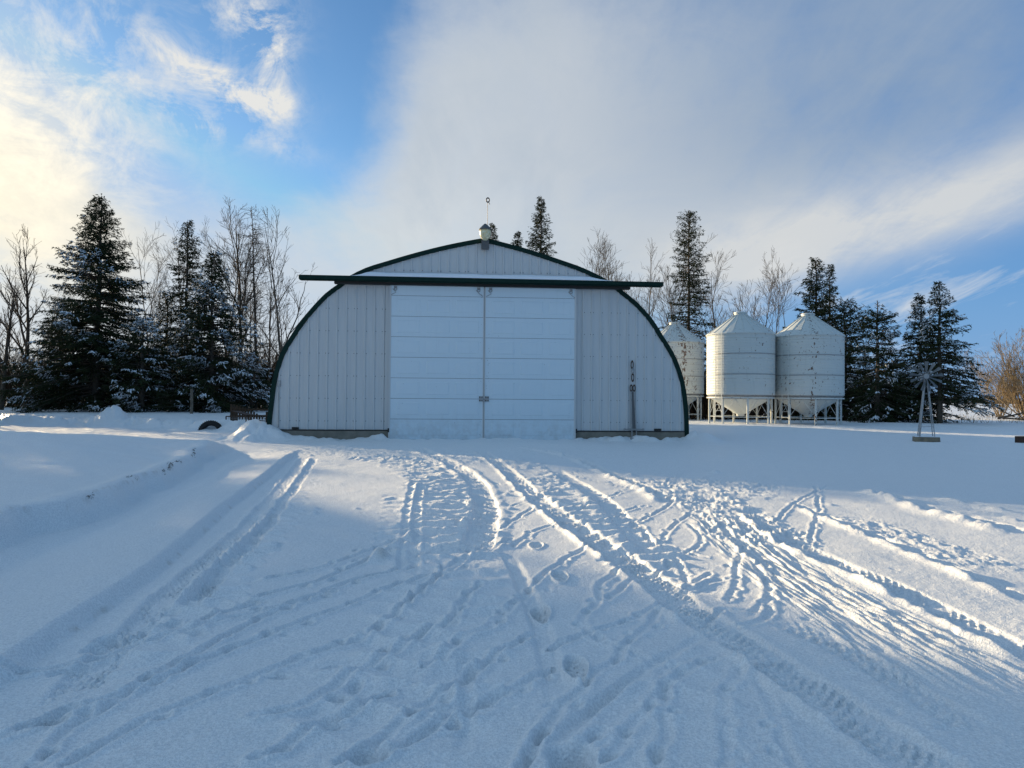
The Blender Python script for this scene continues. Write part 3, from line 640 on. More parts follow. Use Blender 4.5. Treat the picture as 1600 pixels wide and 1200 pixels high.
# chain and lever tool on the right wall
def on_wall(u, v, z): return (BX + u * UX - v * UY, BY + u * UY + v * UX, z)
ch = thing('hanging_chain', 'short chain of three oval steel links hanging on the right wall', 'chain', on_wall(5.03, -.07, 1.95), PSI)
for k, (zz, xx) in enumerate(((.56, -.02), (.36, .0), (.13, .0))):
    MB().torus((xx, -.01 - .012 * (k % 2), zz + .06), .080, .024, 'Y', 18, 8, .50, 1.5 if k != 1 else 1.0).build('chain_link', M['rust'] if k != 1 else M['steel'], ch)
lt = thing('steel_hitch_frame', 'tall narrow grey steel hitch frame leaning on the wall under the chain', 'hitch frame', on_wall(5.05, -.14, .0), PSI)
MB().torus((-.07, .06, 1.78), .075, .022, 'Y', 16, 8, .55, 1.35).torus((.03, .06, 1.78), .075, .022, 'Y', 16, 8, .55, 1.35).build('eye', M['rust'], lt)
MB().tube([(-.07, .06, 1.70), (-.06, .03, .9), (-.05, 0, .12)], .020, 8).tube([(.02, .06, 1.70), (.07, .03, .9), (.11, 0, .12)], .020, 8).build('shaft', M['steel'], lt)
v = [(-.055, .062, 1.66), (.01, .062, 1.66), (.085, .0, .36), (-.055, .0, .36)]; v += [(a, b_ + .012, c_) for a, b_, c_ in v]
MB().add(v, [(3, 2, 1, 0), (4, 5, 6, 7), (0, 1, 5, 4), (1, 2, 6, 5), (2, 3, 7, 6), (3, 0, 4, 7)]).build('web_plate', M['hood'], lt)
MB().tube([(-.34, -.02, .40), (.36, -.02, .39)], .022, 8).box(-.33, -.29, -.05, .01, .36, .43).box(.30, .35, -.05, .01, .36, .43).build('crossbar', M['steel'], lt)
MB().box(-.12, .0, -.09, .05, .05, .12).box(.07, .19, -.09, .05, .07, .13).build('foot', M['steel'], lt, bevel=.01)

# ---------------------------------------------------------------- hopper bins
def bin_fn(seed, band_a, amount):
    def fn(oc):
        x, y, z = sep(oc); ang = X.m('ARCTAN2', x, y)
        band = X.m('EXPONENT', ((ang - band_a) * 7.0) * ((ang - band_a) * 7.0) * -1)
        n1 = noise(map_(oc, (1, 1, .6)), 7.5 + seed * .5, 4, .65); n2 = noise(oc, 1.1, 3)
        spots = (n1 + (n2 - .5) * .35 + band * 0.055 * amount + .03 * (amount - 1)).step(.648, .68)
        st = noise(map_(oc, (5, 5, .5)), 1.4, 5, .6).step(.52, .75) * .35
        base = mixc(st, (.58, .615, .60), (.45, .48, .45))
        ring = X.m('ABSOLUTE', X.m('MODULO', z + 0.28, 1.1) - .55).step(.035, .0)
        base = mixc(ring * .35 * noise(oc, 5, 3).step(.4, .6), base, (.25, .22, .18))
        return mixc(spots * .92, base, (.11, .055, .03))
    return fn
def grain_bin(px, D, R, ze, zt, zb, label, band, amount, seed, lad=True):
    x = far_x(px, D); g = gz(x, D); r0 = thing('grain_bin', label, 'grain bin', (x, D, g), math.atan2(-x, D), 'hopper bottom grain bins beside the shed')
    ze -= g; zt -= g; zb -= g; BM = mat('bin_paint', (.6, .66, .6), .5, spec=.35, fn=bin_fn(seed, band, amount), bump=(3.0, .01))
    pr = [(R, zb)]; z = zb                       # shallow corrugation
    nn = 46
    for k in range(nn + 1):
        zz = zb + (ze - zb) * k / nn; pr.append((R + .012 * (k % 2), zz))
    MB().lathe(pr, 64).build('bin_wall', BM, r0, smooth=False)
    b = MB()
    for zr in (zb + (ze - zb) * .335, zb + (ze - zb) * .67): b.lathe([(R + .008, zr - .025), (R + .028, zr - .02), (R + .028, zr + .02), (R + .008, zr + .025)], 64)
    b.build('wall_seam', M['steel'], r0)
    rf = MB(); rf.lathe([(R + .02, ze - .06), (R + .07, ze - .02), (R + .05, ze + .03), (.36, zt - .18), (.34, zt - .06), (.20, zt - .02), (.0, zt)], 48)
    for k in range(20):
        a = 2 * math.pi * (k + .3) / 20; ca, sa = math.cos(a), math.sin(a)
        rf.tube([((R + .03) * ca, (R + .03) * sa, ze + .05), (.36 * ca, .36 * sa, zt - .16)], .016, 5)
    o = rf.build('roof', BM, r0)
    MB().lathe([(.33, zt - .10), (.37, zt - .08), (.37, zt - .02), (.25, zt + .02), (.0, zt + .03)], 24).build('lid', BM, o)
    MB().lathe([(R - .0, zb + .0), (R - .02, zb - .02), (R * .86, zb - .24)], 48).build('skirt', M['steel'], r0)
    MB().lathe([(R * .86, zb - .24), (.24, .52), (.20, .40), (.0, .40)], 40).build('hopper', BM, r0)
    MB().lathe([(R - .06, zb - .20), (R + .0, zb - .20), (R + .0, zb - .12), (R - .06, zb - .12), (R - .06, zb - .20)], 48).build('ring_beam', BM, r0)
    LR = R * .93; nl = 8; lg = []
    for k in range(nl):
        a = 2 * math.pi * (k + .28) / nl; ca, sa = math.cos(a), math.sin(a); lg.append((ca, sa))
        t = MB(); w = .047; bx = [(-w, -w), (w, -w), (w, w), (-w, w)]
        v = [(LR * ca + p * ca - q * sa, LR * sa + p * sa + q * ca, zz) for zz in (-.15, zb - .2) for p, q in bx]
        t.add(v, [(3, 2, 1, 0), (4, 5, 6, 7), (0, 1, 5, 4), (1, 2, 6, 5), (2, 3, 7, 6), (3, 0, 4, 7)]); t.build('leg', BM, r0)
    for k in range(nl):
        (a0, a1), (b0, b1) = lg[k], lg[(k + 1) % nl]; p = LR; t = MB(); mx, my = (a0 + b0) / 2 * p, (a1 + b1) / 2 * p
        t.tube([(a0 * p, a1 * p, .45), (mx, my, zb - .24)], .012, 5).tube([(b0 * p, b1 * p, .45), (mx, my, zb - .24)], .012, 5)
        t.tube([(a0 * p, a1 * p, .38), (b0 * p, b1 * p, .38)], .020, 6); t.build('brace', BM, r0)
    if lad:
        a = -math.pi / 2 - .62; l = MB(); ca, sa = math.cos(a), math.sin(a)
        for q in (-.2, .2): l.tube([((R + .12) * ca - q * sa, (R + .12) * sa + q * ca, .35), ((R + .12) * ca - q * sa, (R + .12) * sa + q * ca, ze)], .017, 5)
        z = .4
        while z < ze: l.tube([((R + .12) * ca + .2 * sa, (R + .12) * sa - .2 * ca, z), ((R + .12) * ca - .2 * sa, (R + .12) * sa + .2 * ca, z)], .012, 5); z += .32
        l.build('ladder', BM, r0)
    # faded lettering panel, no longer readable
    return r0, BM
g1, bm1 = grain_bin(1157, 40.0, 1.84, top_z(1157, 524, 40), top_z(1157, 488, 40), top_z(1157, 617, 40), 'middle white hopper bin, warm sunlit left rim, standing between the other two', 2.65, .6, 1)
g2, bm2 = grain_bin(1262.5, 40.0, 1.87, top_z(1262, 527, 40), top_z(1262, 490, 40), top_z(1262, 618, 40), 'white hopper bin nearest the dark spruces, rust streak down its ladder side', 2.95, 1.5, 2)
g3, bm3 = grain_bin(1054, 46.5, 1.86, top_z(1054, 537, 46.5), top_z(1054, 504, 46.5), top_z(1054, 615, 46.5), 'rust blotched hopper bin half hidden behind the arched shed', 2.85, 2.3, 3)

# ---------------------------------------------------------------- plants
def tubes(lines, radii, k):
    """lines (N,n,3), radii (N,n) -> verts, quads"""
    N, n, _ = lines.shape; t = np.gradient(lines, axis=1); t /= np.linalg.norm(t, axis=2, keepdims=True) + 1e-9
    ref = np.where(np.abs(t[:, :1, 2:3]) > .8, np.array([[[1., 0, 0]]]), np.array([[[0, 0, 1.]]]))
    a = np.cross(t, ref); a /= np.linalg.norm(a, axis=2, keepdims=True) + 1e-9; b = np.cross(t, a)
    q = np.arange(k) * 2 * np.pi / k
    V = lines[:, :, None] + (a[:, :, None] * np.cos(q)[:, None] + b[:, :, None] * np.sin(q)[:, None]) * radii[:, :, None, None]
    base = (np.arange(N) * n * k)[:, None, None]; i = (np.arange(n - 1) * k)[None, :, None]; j = np.arange(k)[None, None]; jn = (j + 1) % k
    Fq = np.stack([base + i + j, base + i + jn, base + i + k + jn, base + i + k + j], -1).reshape(-1, 4)
    return V.reshape(-1, 3), Fq
def join(parts):
    V = []; Fc = []; n = 0
    for v, f in parts: V.append(v); Fc.append(f + n); n += len(v)
    return np.vstack(V), np.vstack(Fc)
def grow(rg, origin, direction, length, r0, n, wob, trop, r1=None):
    """many crooked lines at once"""
    N = len(origin); L = np.zeros((N, n, 3)); L[:, 0] = origin; d = direction / (np.linalg.norm(direction, axis=1, keepdims=True) + 1e-9)
    st = (length / (n - 1))[:, None]
    for i in range(1, n):
        d = d + rg.normal(0, wob, (N, 3)) + np.array([0, 0, trop]); d /= np.linalg.norm(d, axis=1, keepdims=True) + 1e-9
        L[:, i] = L[:, i - 1] + d * st
    r1 = r0 * .3 if r1 is None else r1
    R = r0[:, None] * (1 - np.linspace(0, 1, n))[None] + np.broadcast_to(r1, (N,))[:, None] * np.linspace(0, 1, n)[None]
    return L, np.maximum(R, .0085)
def kids(rg, L, R, LEN_, per, t0, t1, ang, lf, up, minlen=.12):
    """start points and directions of side branches on parent lines"""
    N, n, _ = L.shape; cnt = np.broadcast_to(np.asarray(per), (N,)).astype(int); pid = np.repeat(np.arange(N), cnt); K = len(pid)
    t = rg.uniform(t0, t1, K); x = t * (n - 1); i = np.minimum(x.astype(int), n - 2); f = (x - i)[:, None]
    p = L[pid, i] * (1 - f) + L[pid, i + 1] * f; tg = L[pid, i + 1] - L[pid, i]; tg /= np.linalg.norm(tg, axis=1, keepdims=True) + 1e-9
    r = rg.normal(size=(K, 3)); r -= (r * tg).sum(1, keepdims=True) * tg; r /= np.linalg.norm(r, axis=1, keepdims=True) + 1e-9
    a = np.radians(rg.normal(ang, ang * .22, K))[:, None]; d = tg * np.cos(a) + r * np.sin(a) + np.array([0, 0, up])
    ln = np.maximum(LEN_[pid] * lf * (1 - .55 * t) * rg.uniform(.6, 1.25, K), minlen)
    rad = (R[pid, i] * (1 - f[:, 0]) + R[pid, i + 1] * f[:, 0]) * rg.uniform(.45, .72, K)
    return p, d, ln, rad
def bare_tree(px, D, pyt, label, name='bare_tree', mt='palebark', stems=1, spread=34, r=.13, seed=1, lean=0.0, dens=1.0, x=None, hh=None, fork=.25, fan=.25, cat='tree', grp='bare trees of the shelterbelt'):
    rg = np.random.default_rng(seed); x = far_x(px, D) if x is None else x; g = gz(x, D); h = (top_z(px, pyt, D) - g) if hh is None else hh
    t = thing(name, label, cat, (x, D, g - .1), 0, grp)
    o = np.zeros((stems, 3)); o[:, :2] = rg.normal(0, .12 * (stems > 1), (stems, 2))
    d = np.c_[rg.normal(lean, .05 + fan * (stems > 1), stems), rg.normal(0, .05 + fan * (stems > 1), stems), np.ones(stems)]
    ln = h * rg.uniform(.82, 1.0, stems) * (1.0 if stems == 1 else .97); R0 = np.full(stems, r) * rg.uniform(.7, 1, stems)
    L0, A0 = grow(rg, o, d, ln, R0, 14, .034 if stems == 1 else .055, .03, R0 * .10); parts = [tubes(L0, A0, 7)]
    p, dd, l1, r1 = kids(rg, L0, A0, ln, int(13 * dens), fork, .93, spread, .52, .20)
    L1, A1 = grow(rg, p, dd, l1, r1, 9, .11, .07); parts2 = [tubes(L1, A1, 5)]
    p, dd, l2, r2 = kids(rg, L1, A1, l1, np.maximum(3, (l1 * 2.0 * dens)).astype(int), .15, .97, 34, .50, .12)
    L2, A2 = grow(rg, p, dd, l2, r2, 6, .14, .06); parts2.append(tubes(L2, A2, 4))
    p, dd, l3, r3 = kids(rg, L2, A2, l2, np.maximum(2, (l2 * 4.2 * dens)).astype(int), .15, 1, 34, .60, .10, .25)
    L3, A3 = grow(rg, p, dd, l3, np.minimum(r3, .02), 4, .14, .05, .0085); parts2.append(tubes(L3, A3, 3))
    v, f = join(parts); new_obj('trunk', v, f, M[mt], t, smooth=True); v, f = join(parts2); new_obj('crown', v, f, M[mt], t, smooth=True)
    return t
def spruce(px, D, pyt, label, R=3.0, cb=.04, seed=1, snow=.3, dens=1.0, power=.85, droop=.22, gap=.12, x=None, hh=None, lean=0.0, rt=.16, step=.30, name='spruce_tree', bare_top=0.0, spr=1.0, side=0.0, grp='spruce trees of the shelterbelt', rag=.25):
    rg = np.random.default_rng(seed); x = far_x(px, D) if x is None else x; g = gz(x, D); h = (top_z(px, pyt, D) - g) if hh is None else hh
    t = thing(name, label, 'tree', (x, D, g - .05), 0, grp)
    zs = []; z = cb * h
    while z < h * .985: zs += [z + rg.uniform(-.12, .12) for _ in range(int(rg.integers(5, 8) * dens))]; z += step * .78 * rg.uniform(.7, 1.3) * (.55 + .45 * (1 - z / h))
    zs = np.clip(np.array(zs), .02, h * .99); N = len(zs); T = zs / h
    ang = rg.uniform(0, 2 * np.pi, N)
    bulge = 1 + .28 * vn(T * 9, ang * 1.2, seed) * 2
    Lb = R * (1 - T) ** power * bulge * rg.uniform(1 - rag, 1.06, N) * (1 + side * np.cos(ang)) + .09
    Lb *= np.where(rg.random(N) < gap, .35, 1.0)
    if bare_top: Lb = np.where(T > 1 - bare_top, .10 + .5 * (1 - T) * h * .25, Lb)
    e0 = np.radians(np.interp(T, [0, .3, .7, 1], [-14, -4, 14, 48])) + rg.normal(0, .10, N); n = 8; s = np.linspace(0, 1, n)
    hor = np.c_[np.cos(ang), np.sin(ang), np.zeros(N)]
    ax = np.c_[-np.sin(ang), np.cos(ang), np.zeros(N)]
    dr = droop * np.interp(T, [0, .6, 1], [1.2, .8, .1])
    zz = (np.tan(e0)[:, None] * s - dr[:, None] * s ** 1.6 + .9 * dr[:, None] * np.maximum(s - .55, 0) ** 1.3)
    sw = rg.normal(0, .10, N)[:, None] * s ** 2
    P = hor[:, None] * s[None, :, None] + ax[:, None] * sw[:, :, None]; P = P * Lb[:, None, None]; P[:, :, 2] = zz * Lb[:, None] * .9 + zs[:, None]
    P[:, :, 0] += lean * zs[:, None]
    rb = (.010 + .011 * Lb)[:, None] * (1 - .85 * s)[None]
    tz = np.linspace(0, 1, 14); tr = np.c_[lean * tz * h, np.zeros(14), tz * h][None] + np.concatenate([np.zeros((1, 1, 3)), np.cumsum(rg.normal(0, .02, (1, 13, 3)) * np.array([1, 1, 0]), 1)], 1)
    trr = (rt * (1 - tz) ** .8 + .012)[None]
    v, f = join([tubes(tr, trr, 8)]); new_obj('trunk', v, f, M['bark'], t, smooth=True)
    v, f = tubes(P, np.maximum(rb, .008), 4); new_obj('branches', v, f, M['bark'], t)
    keep = (T < 1 - bare_top) if bare_top else np.ones(N, bool)
    # twigs to both sides of each branch, then needle sprays on the twigs
    cnt = np.where(keep, np.maximum(4, Lb / .105 * spr), 0).astype(int); pid = np.repeat(np.arange(N), cnt); K = len(pid)
    s_ = rg.uniform(.10, 1, K) ** .8; xx = s_ * (n - 1); i = np.minimum(xx.astype(int), n - 2); fr = (xx - i)[:, None]
    p0 = P[pid, i] * (1 - fr) + P[pid, i + 1] * fr; sg = np.where(rg.random(K) < .5, -1., 1.)[:, None]
    d = hor[pid] * rg.uniform(.35, 1.0, (K, 1)) + ax[pid] * sg * rg.uniform(.2, 1.0, (K, 1)) + np.c_[np.zeros((K, 2)), rg.normal(-.12 - droop * .8, .22, K)]
    d /= np.linalg.norm(d, axis=1, keepdims=True); tl = (.14 + .26 * Lb[pid] * (1 - s_) ** .7 * rg.uniform(.4, 1.1, K)); tl = np.minimum(tl, 1.1)
    c2 = np.maximum(3, tl / .048 * spr).astype(int); q = np.repeat(np.arange(K), c2); Q = len(q); w = rg.uniform(0, 1, Q)[:, None]
    c = p0[q] + d[q] * tl[q][:, None] * w; c[:, 2] -= .12 * tl[q] * w[:, 0] ** 2
    nd = d[q] * .9 + rg.normal(0, .55, (Q, 3)); nd /= np.linalg.norm(nd, axis=1, keepdims=True)
    sd = np.cross(nd, rg.normal(size=(Q, 3))); sd /= np.linalg.norm(sd, axis=1, keepdims=True) + 1e-9
    ll = rg.uniform(.09, .19, Q)[:, None]; ww = rg.uniform(.018, .036, Q)[:, None]
    V = np.stack([c - sd * ww, c + nd * ll, c + sd * ww], 1).reshape(-1, 3)
    new_obj('crown', V, np.arange(3 * Q).reshape(-1, 3), M['needle'], t)
    if snow > 0:                           # snow held on the upper side of the sprays, in clumps
        patch = fbm(c[:, 0] / .9 + 50, (c[:, 2] * 1.4 + c[:, 1] * .7) / .9, seed + 3, 3) + .10 * (1 - c[:, 2] / h) + .16 * s_[pid][q] * 0 if False else fbm(c[:, 0] / .9 + 50, (c[:, 2] * 1.4 + c[:, 1] * .7) / .9, seed + 3, 3)
        k = np.nonzero(patch + .16 * (s_[q] - .6) > np.quantile(patch, 1 - snow))[0]
        k = k[rg.random(len(k)) < .62]; m_ = len(k)
        pd = d[q[k]]; sdx = np.cross(pd, [0, 0, 1.]); sdx /= np.linalg.norm(sdx, axis=1, keepdims=True) + 1e-9
        cc = c[k] + np.array([0, 0, .035]); l = rg.uniform(.04, .12, m_)[:, None]; w2 = rg.uniform(.015, .045, m_)[:, None]; tip = rg.normal(0, .02, (m_, 1)) * np.array([[0, 0, 1.]])
        upv = np.array([[0, 0, 1.]]) * rg.uniform(.02, .05, (m_, 1))
        # low pyramids
        V = np.stack([cc - pd * l, cc + sdx * w2 + tip, cc + pd * l - upv, cc - sdx * w2 - tip, cc + upv], 1).reshape(-1, 3)
        b5 = np.arange(m_)[:, None] * 5; fs = np.concatenate([b5 + np.array([[0, 4, 3]]), b5 + np.array([[1, 4, 0]]), b5 + np.array([[2, 4, 1]]), b5 + np.array([[3, 4, 2]])])
        new_obj('snow_load', V, fs, M['tsnow'], t)
    return t
spruce(150, 44, 305, 'tallest snow dusted spruce on the left, broad cone with bare foot of trunk showing', 5.3, .05, 11, .16, 1.5, .86, .20, .08, rt=.24)
spruce(290, 48, 343, 'slim ragged spruce with drooping tufts, between the tallest spruce and the shed', 2.9, .05, 12, .18, 1.1, .66, .34, .22, rag=.5)
spruce(332, 45, 393, 'bushy snow laden spruce beside the left end of the shed', 4.1, .02, 13, .26, 1.4, .80, .24, .08)
spruce(257, 50, 455, 'short dark spruce in the gap right of the tallest spruce', 2.3, .02, 14, .12, 1.0, .7, .25, .15)
spruce(222, 43, 500, 'low wide snowy spruce at the right foot of the tallest spruce', 2.9, .01, 15, .30, 1.0, .6, .2, .1)
spruce(95, 49, 470, 'low dark spruce at the left foot of the tallest spruce', 3.0, .01, 16, .12, 1.0, .6, .2, .1)
spruce(395, 47, 555, 'small snow covered spruce touching the left end of the shed', 2.2, .01, 17, .45, 1.0, .7, .25, .1)
spruce(767, 62, 347, 'spruce tip showing just right of the yard light', 3.2, .2, 21, .0, 1.1, .9, .15, .1, spr=1.0)
spruce(807, 60, 360, 'small spruce tip behind the right slope of the roof', 3.4, .2, 22, .0, 1.1, .9, .15, .1, spr=1.0)
spruce(843, 60, 306, 'tall spruce standing alone above the right slope of the roof', 4.3, .2, 23, .0, 1.25, .85, .12, .15, spr=1.0, rag=.35)
spruce(1076, 54, 328, 'tall thin see-through spruce rising between the rusty bin and the middle bin', 2.7, .10, 24, .0, 1.0, .50, .22, .15, spr=.9, rag=.4)
spruce(1274, 49, 402, 'dark spruce with level boughs rising over the right bin', 3.9, .03, 25, .08, 1.25, .85, .12, .18, rag=.4)
spruce(1297, 52, 412, 'narrow second top close behind the spruce over the right bin', 2.4, .05, 26, .0, 1.1, .95, .15, .15)
spruce(1322, 47, 470, 'ragged snow flecked spruce just right of the right bin', 2.7, .02, 27, .16, 1.2, .55, .25, .15, rag=.4, side=.1)
spruce(1371, 44, 468, 'dense spruce with a dead bare tip between the bins and the lawn windmill', 2.7, .02, 28, .14, 1.25, .55, .22, .12, bare_top=.13, rag=.3)
spruce(1436, 45, 458, 'shorter of the twin spruces behind the lawn windmill', 2.7, .04, 29, .10, 1.2, .95, .2, .12)
spruce(1468, 43, 437, 'taller of the twin spruces behind the lawn windmill, snow on its long boughs', 3.4, .16, 30, .13, 1.25, .98, .2, .12, side=.1)
spruce(1395, 48, 560, 'low dark spruce filling the gap left of the twin spruces', 2.2, .01, 31, .10, 1.0, .6, .2, .1)
# the row goes on to the left of the picture; its shadow lies over the foreground
k = 0
def copy_tree(o, x, y, rz, sc, label=None):       # a thing and its parts
    c_ = o.copy(); C.collection.objects.link(c_); c_.location = (x, y, gz(x, y) - .05); c_.rotation_euler.z = rz; c_.scale = (sc, sc, sc)
    if label: c_['label'] = label
    for ch_ in list(o.children):
        d_ = ch_.copy(); C.collection.objects.link(d_); d_.parent = c_
    return c_
WBL = 'tall dense spruce in the windbreak beyond the left edge of the yard'
WB = [(2.5 - 2.3 * q_, -37 - 1.5 * (q_ % 2), 1 + .1 * math.sin(q_ * 2.1)) for q_ in range(12)] + [(1.5 - 2.3 * q_, -43, 1 + .1 * math.cos(q_ * 1.7)) for q_ in range(11)]
pro = None
for q_, (s_, a_, hh) in enumerate(WB):
    x_, y_ = .682 * s_ + .731 * a_, .731 * s_ - .682 * a_
    if pro is None: pro = spruce(0, y_, 0, WBL, 3.0, .01, 60, 0, 1.6, .40, .2, .0, x=x_, hh=14.0, grp='tall spruces of the left windbreak', rag=.1, spr=1.0)
    else: copy_tree(pro, x_, y_, q_ * 1.9, hh)
pro = None  # unseen high-crowned trees, added and shaped to shade the left of the yard
for q_, (s_, a_, hh) in enumerate(((4.6, -58, 7.2), (5.9, -59.5, 7.0), (7.1, -58, 6.7))):
    x_, y_ = .682 * s_ + .731 * a_, .731 * s_ - .682 * a_
    if pro is None: pro = spruce(0, y_, 0, 'unseen lower spruce with a high bare trunk, added to shade the yard', 1.9, .72, 61, 0, 1.8, .35, .2, .0, x=x_, hh=hh, grp='unseen spruces added for their shade', rag=.1, spr=1.2)
    else: copy_tree(pro, x_, y_, q_ * 1.9, hh / 7.7)
for (px, D, pyt, sd, r, lab, dn) in ((40, 46, 362, 141, .20, 'big bare tree left of the tallest spruce with a thick dark trunk', 1.15), (2, 44, 400, 42, .16, 'bare tree trunk at the very left edge', 1),
        (232, 62, 350, 43, .12, 'pale thin bare tree just right of the tallest spruce', .9), (283, 60, 330, 44, .12, 'faint bare tree behind the slim ragged spruce', .9),
        (372, 50, 308, 45, .18, 'tall wide branching bare tree left of the shed', 1.15), (420, 50, 400, 46, .12, 'short bare tree between the wide branching tree and the shed', 1.0),
        (452, 47, 343, 47, .15, 'bare tree with upswept limbs closest to the left slope of the shed', .75), (345, 58, 370, 48, .12, 'bare tree behind the bushy snow laden spruce', 1),
        (500, 58, 480, 49, .08, 'slight bare tree peeping over the left slope of the shed', .7),
        (948, 62, 372, 50, .09, 'leftmost thin bare tree over the right slope of the roof', .7), (985, 60, 358, 51, .12, 'bushy bare tree over the right end of the door track', 1.0),
        (1010, 64, 372, 52, .11, 'bare tree close right of the bushy one, behind the shed', .9), (1036, 56, 385, 53, .12, 'crooked bare tree left of the thin see-through spruce', .8),
        (1122, 60, 390, 54, .10, 'bare tree just right of the thin see-through spruce', .8), (1150, 58, 372, 55, .12, 'bare tree directly behind the peak of the middle bin', .85),
        (1178, 60, 398, 56, .10, 'forked bare tree over the right side of the middle bin', .8), (1205, 58, 410, 57, .10, 'bare tree over the gap between middle and right bin', .8),
        (1238, 60, 420, 58, .09, 'thin bare tree left of the dark spruce over the right bin', .8), (70, 58, 420, 59, .1, 'bare tree behind the left flank of the tallest spruce', .9),
        (392, 58, 430, 39, .1, 'low bare tree behind the dead snag', 1.0)):
    bare_tree(px, D, pyt, lab, seed=sd, r=r, dens=dn, stems=3 if sd in (51, 55) else 1, mt='bark' if px < 60 else 'palebark')
# a dead spruce: straight pole with short bare side twigs
rg = np.random.default_rng(77); D = 49; x = far_x(400, D); g = gz(x, D); h = top_z(398, 318, D) - g
t = thing('dead_spruce', 'dead needleless spruce pole with short twigs left of the shed', 'tree', (x, D, g - .1))
L0, A0 = grow(rg, np.zeros((1, 3)), np.array([[0, 0, 1.]]), np.array([h]), np.array([.14]), 16, .012, 0, np.array([.012]))
v, f = tubes(L0, A0, 6); new_obj('trunk', v, f, M['bark'], t)
p, dd, l1, r1 = kids(rg, L0, A0, np.array([h]), 210, .25, .995, 80, .13, -.1); L1, A1 = grow(rg, p, dd, l1, np.minimum(r1, .02), 5, .1, -.02)
p, dd, l2, r2 = kids(rg, L1, A1, l1, 3, .2, 1, 40, .5, 0); L2, A2 = grow(rg, p, dd, l2, np.minimum(r2, .012), 3, .1, 0)
v, f = join([tubes(L1, A1, 3), tubes(L2, A2, 3)]); new_obj('crown', v, f, M['bark'], t)
bare_tree(1604, 52, 512, 'spreading golden brown bush willow in full sun at the right edge', 'willow_bush', 'tanbark', 18, 38, .06, 81, -.05, 1.1, fork=.08, fan=.45, cat='bush', grp='sunlit willows by the field')
bare_tree(1562, 62, 575, 'lower golden willow left of the spreading one, at the field edge', 'willow_bush', 'tanbark', 12, 38, .045, 82, 0, 1.1, fork=.06, fan=.4, cat='bush', grp='sunlit willows by the field')
bare_tree(1660, 52, 500, 'golden willow just outside the right edge', 'willow_bush', 'tanbark', 8, 30, .07, 83, 0, .9, fork=.12, cat='bush', grp='sunlit willows by the field')
# undergrowth between the trunks: too many stems to count
def thicket(name, label, x0, x1, y0, y1, N, h0, h1, seed, mt='brush'):
    rg = np.random.default_rng(seed); o = np.c_[rg.uniform(x0, x1, N), rg.uniform(y0, y1, N), np.zeros(N)]; o[:, 2] = base_h(o[:, 0], o[:, 1])
    ln = rg.uniform(h0, h1, N) * (1 + .5 * vn(o[:, 0] / 2.2, o[:, 1] * 0, seed)); d = np.c_[rg.normal(0, .22, N), rg.normal(0, .22, N), np.ones(N)]
    L, A = grow(rg, o, d, ln, np.full(N, .022), 6, .12, .03, np.full(N, .01)); p, dd, l2, r2 = kids(rg, L, A, ln, 7, .1, 1, 40, .38, .1)
    L2, A2 = grow(rg, p, dd, l2, np.minimum(r2, .013), 4, .14, .03); p, dd, l3, r3 = kids(rg, L2, A2, l2, 2, .2, 1, 40, .5, .1); L3, A3 = grow(rg, p, dd, l3, np.minimum(r3, .010), 3, .12, .03)
    v, f = join([tubes(L, A, 4), tubes(L2, A2, 3), tubes(L3, A3, 3)]); tag(new_obj(name, v, f, M[mt]), label, None, None, 'stuff')
thicket('undergrowth', 'dark leafless undergrowth below the left trees', -46, -13, 50, 60, 3000, 2.4, 4.6, 5)
thicket('undergrowth', 'dark leafless undergrowth behind the bins', 7, 28, 48, 55, 2600, 2.0, 3.6, 6)
# far treeline on the horizon
rg = np.random.default_rng(9); N = 9000; a = np.radians(rg.uniform(-75, 75, N)); dist = rg.uniform(420, 520, N)
X0 = np.c_[dist * np.sin(a), dist * np.cos(a), np.full(N, -.5)]; hh = (3.2 + 5 * np.clip(.25 + fbm(a * 26, a * 0, 4, 4), 0, 1.2)) * rg.uniform(.55, 1, N)
tw = rg.uniform(.6, 2.2, N)[:, None]; sd = np.c_[np.cos(a), -np.sin(a), np.zeros(N)]; up = np.c_[rg.normal(0, .5, N), np.zeros(N), hh]
V = np.stack([X0 - sd * tw, X0 + sd * tw, X0 + up], 1).reshape(-1, 3)
tag(new_obj('far_woods', V, np.arange(3 * N).reshape(-1, 3), M['farwood']), 'thin dark line of woods on the far horizon', None, None, 'stuff')
# dry grass and stubble in the field beyond the twin spruces
rg = np.random.default_rng(19); N = 1500; xx = np.r_[rg.uniform(24, 46, 1100), rg.uniform(9, 30, 400)]; yy = np.r_[rg.uniform(44, 62, 1100), rg.uniform(43.5, 47, 400)]; kp = vn(xx / 1.5, yy / 1.2, 3) > .02; xx, yy = xx[kp], yy[kp]; N = len(xx)
o = np.c_[xx, yy, base_h(xx, yy) - .02]; L, A = grow(rg, o, np.c_[rg.normal(0, .35, N), rg.normal(0, .35, N), np.ones(N)], rg.uniform(.15, .45, N), np.full(N, .010), 3, .1, 0)
v, f = tubes(L, A, 3); tag(new_obj('dry_grass', v, f, M['grass']), 'dry grass tufts poking out of the field snow', None, None, 'stuff')

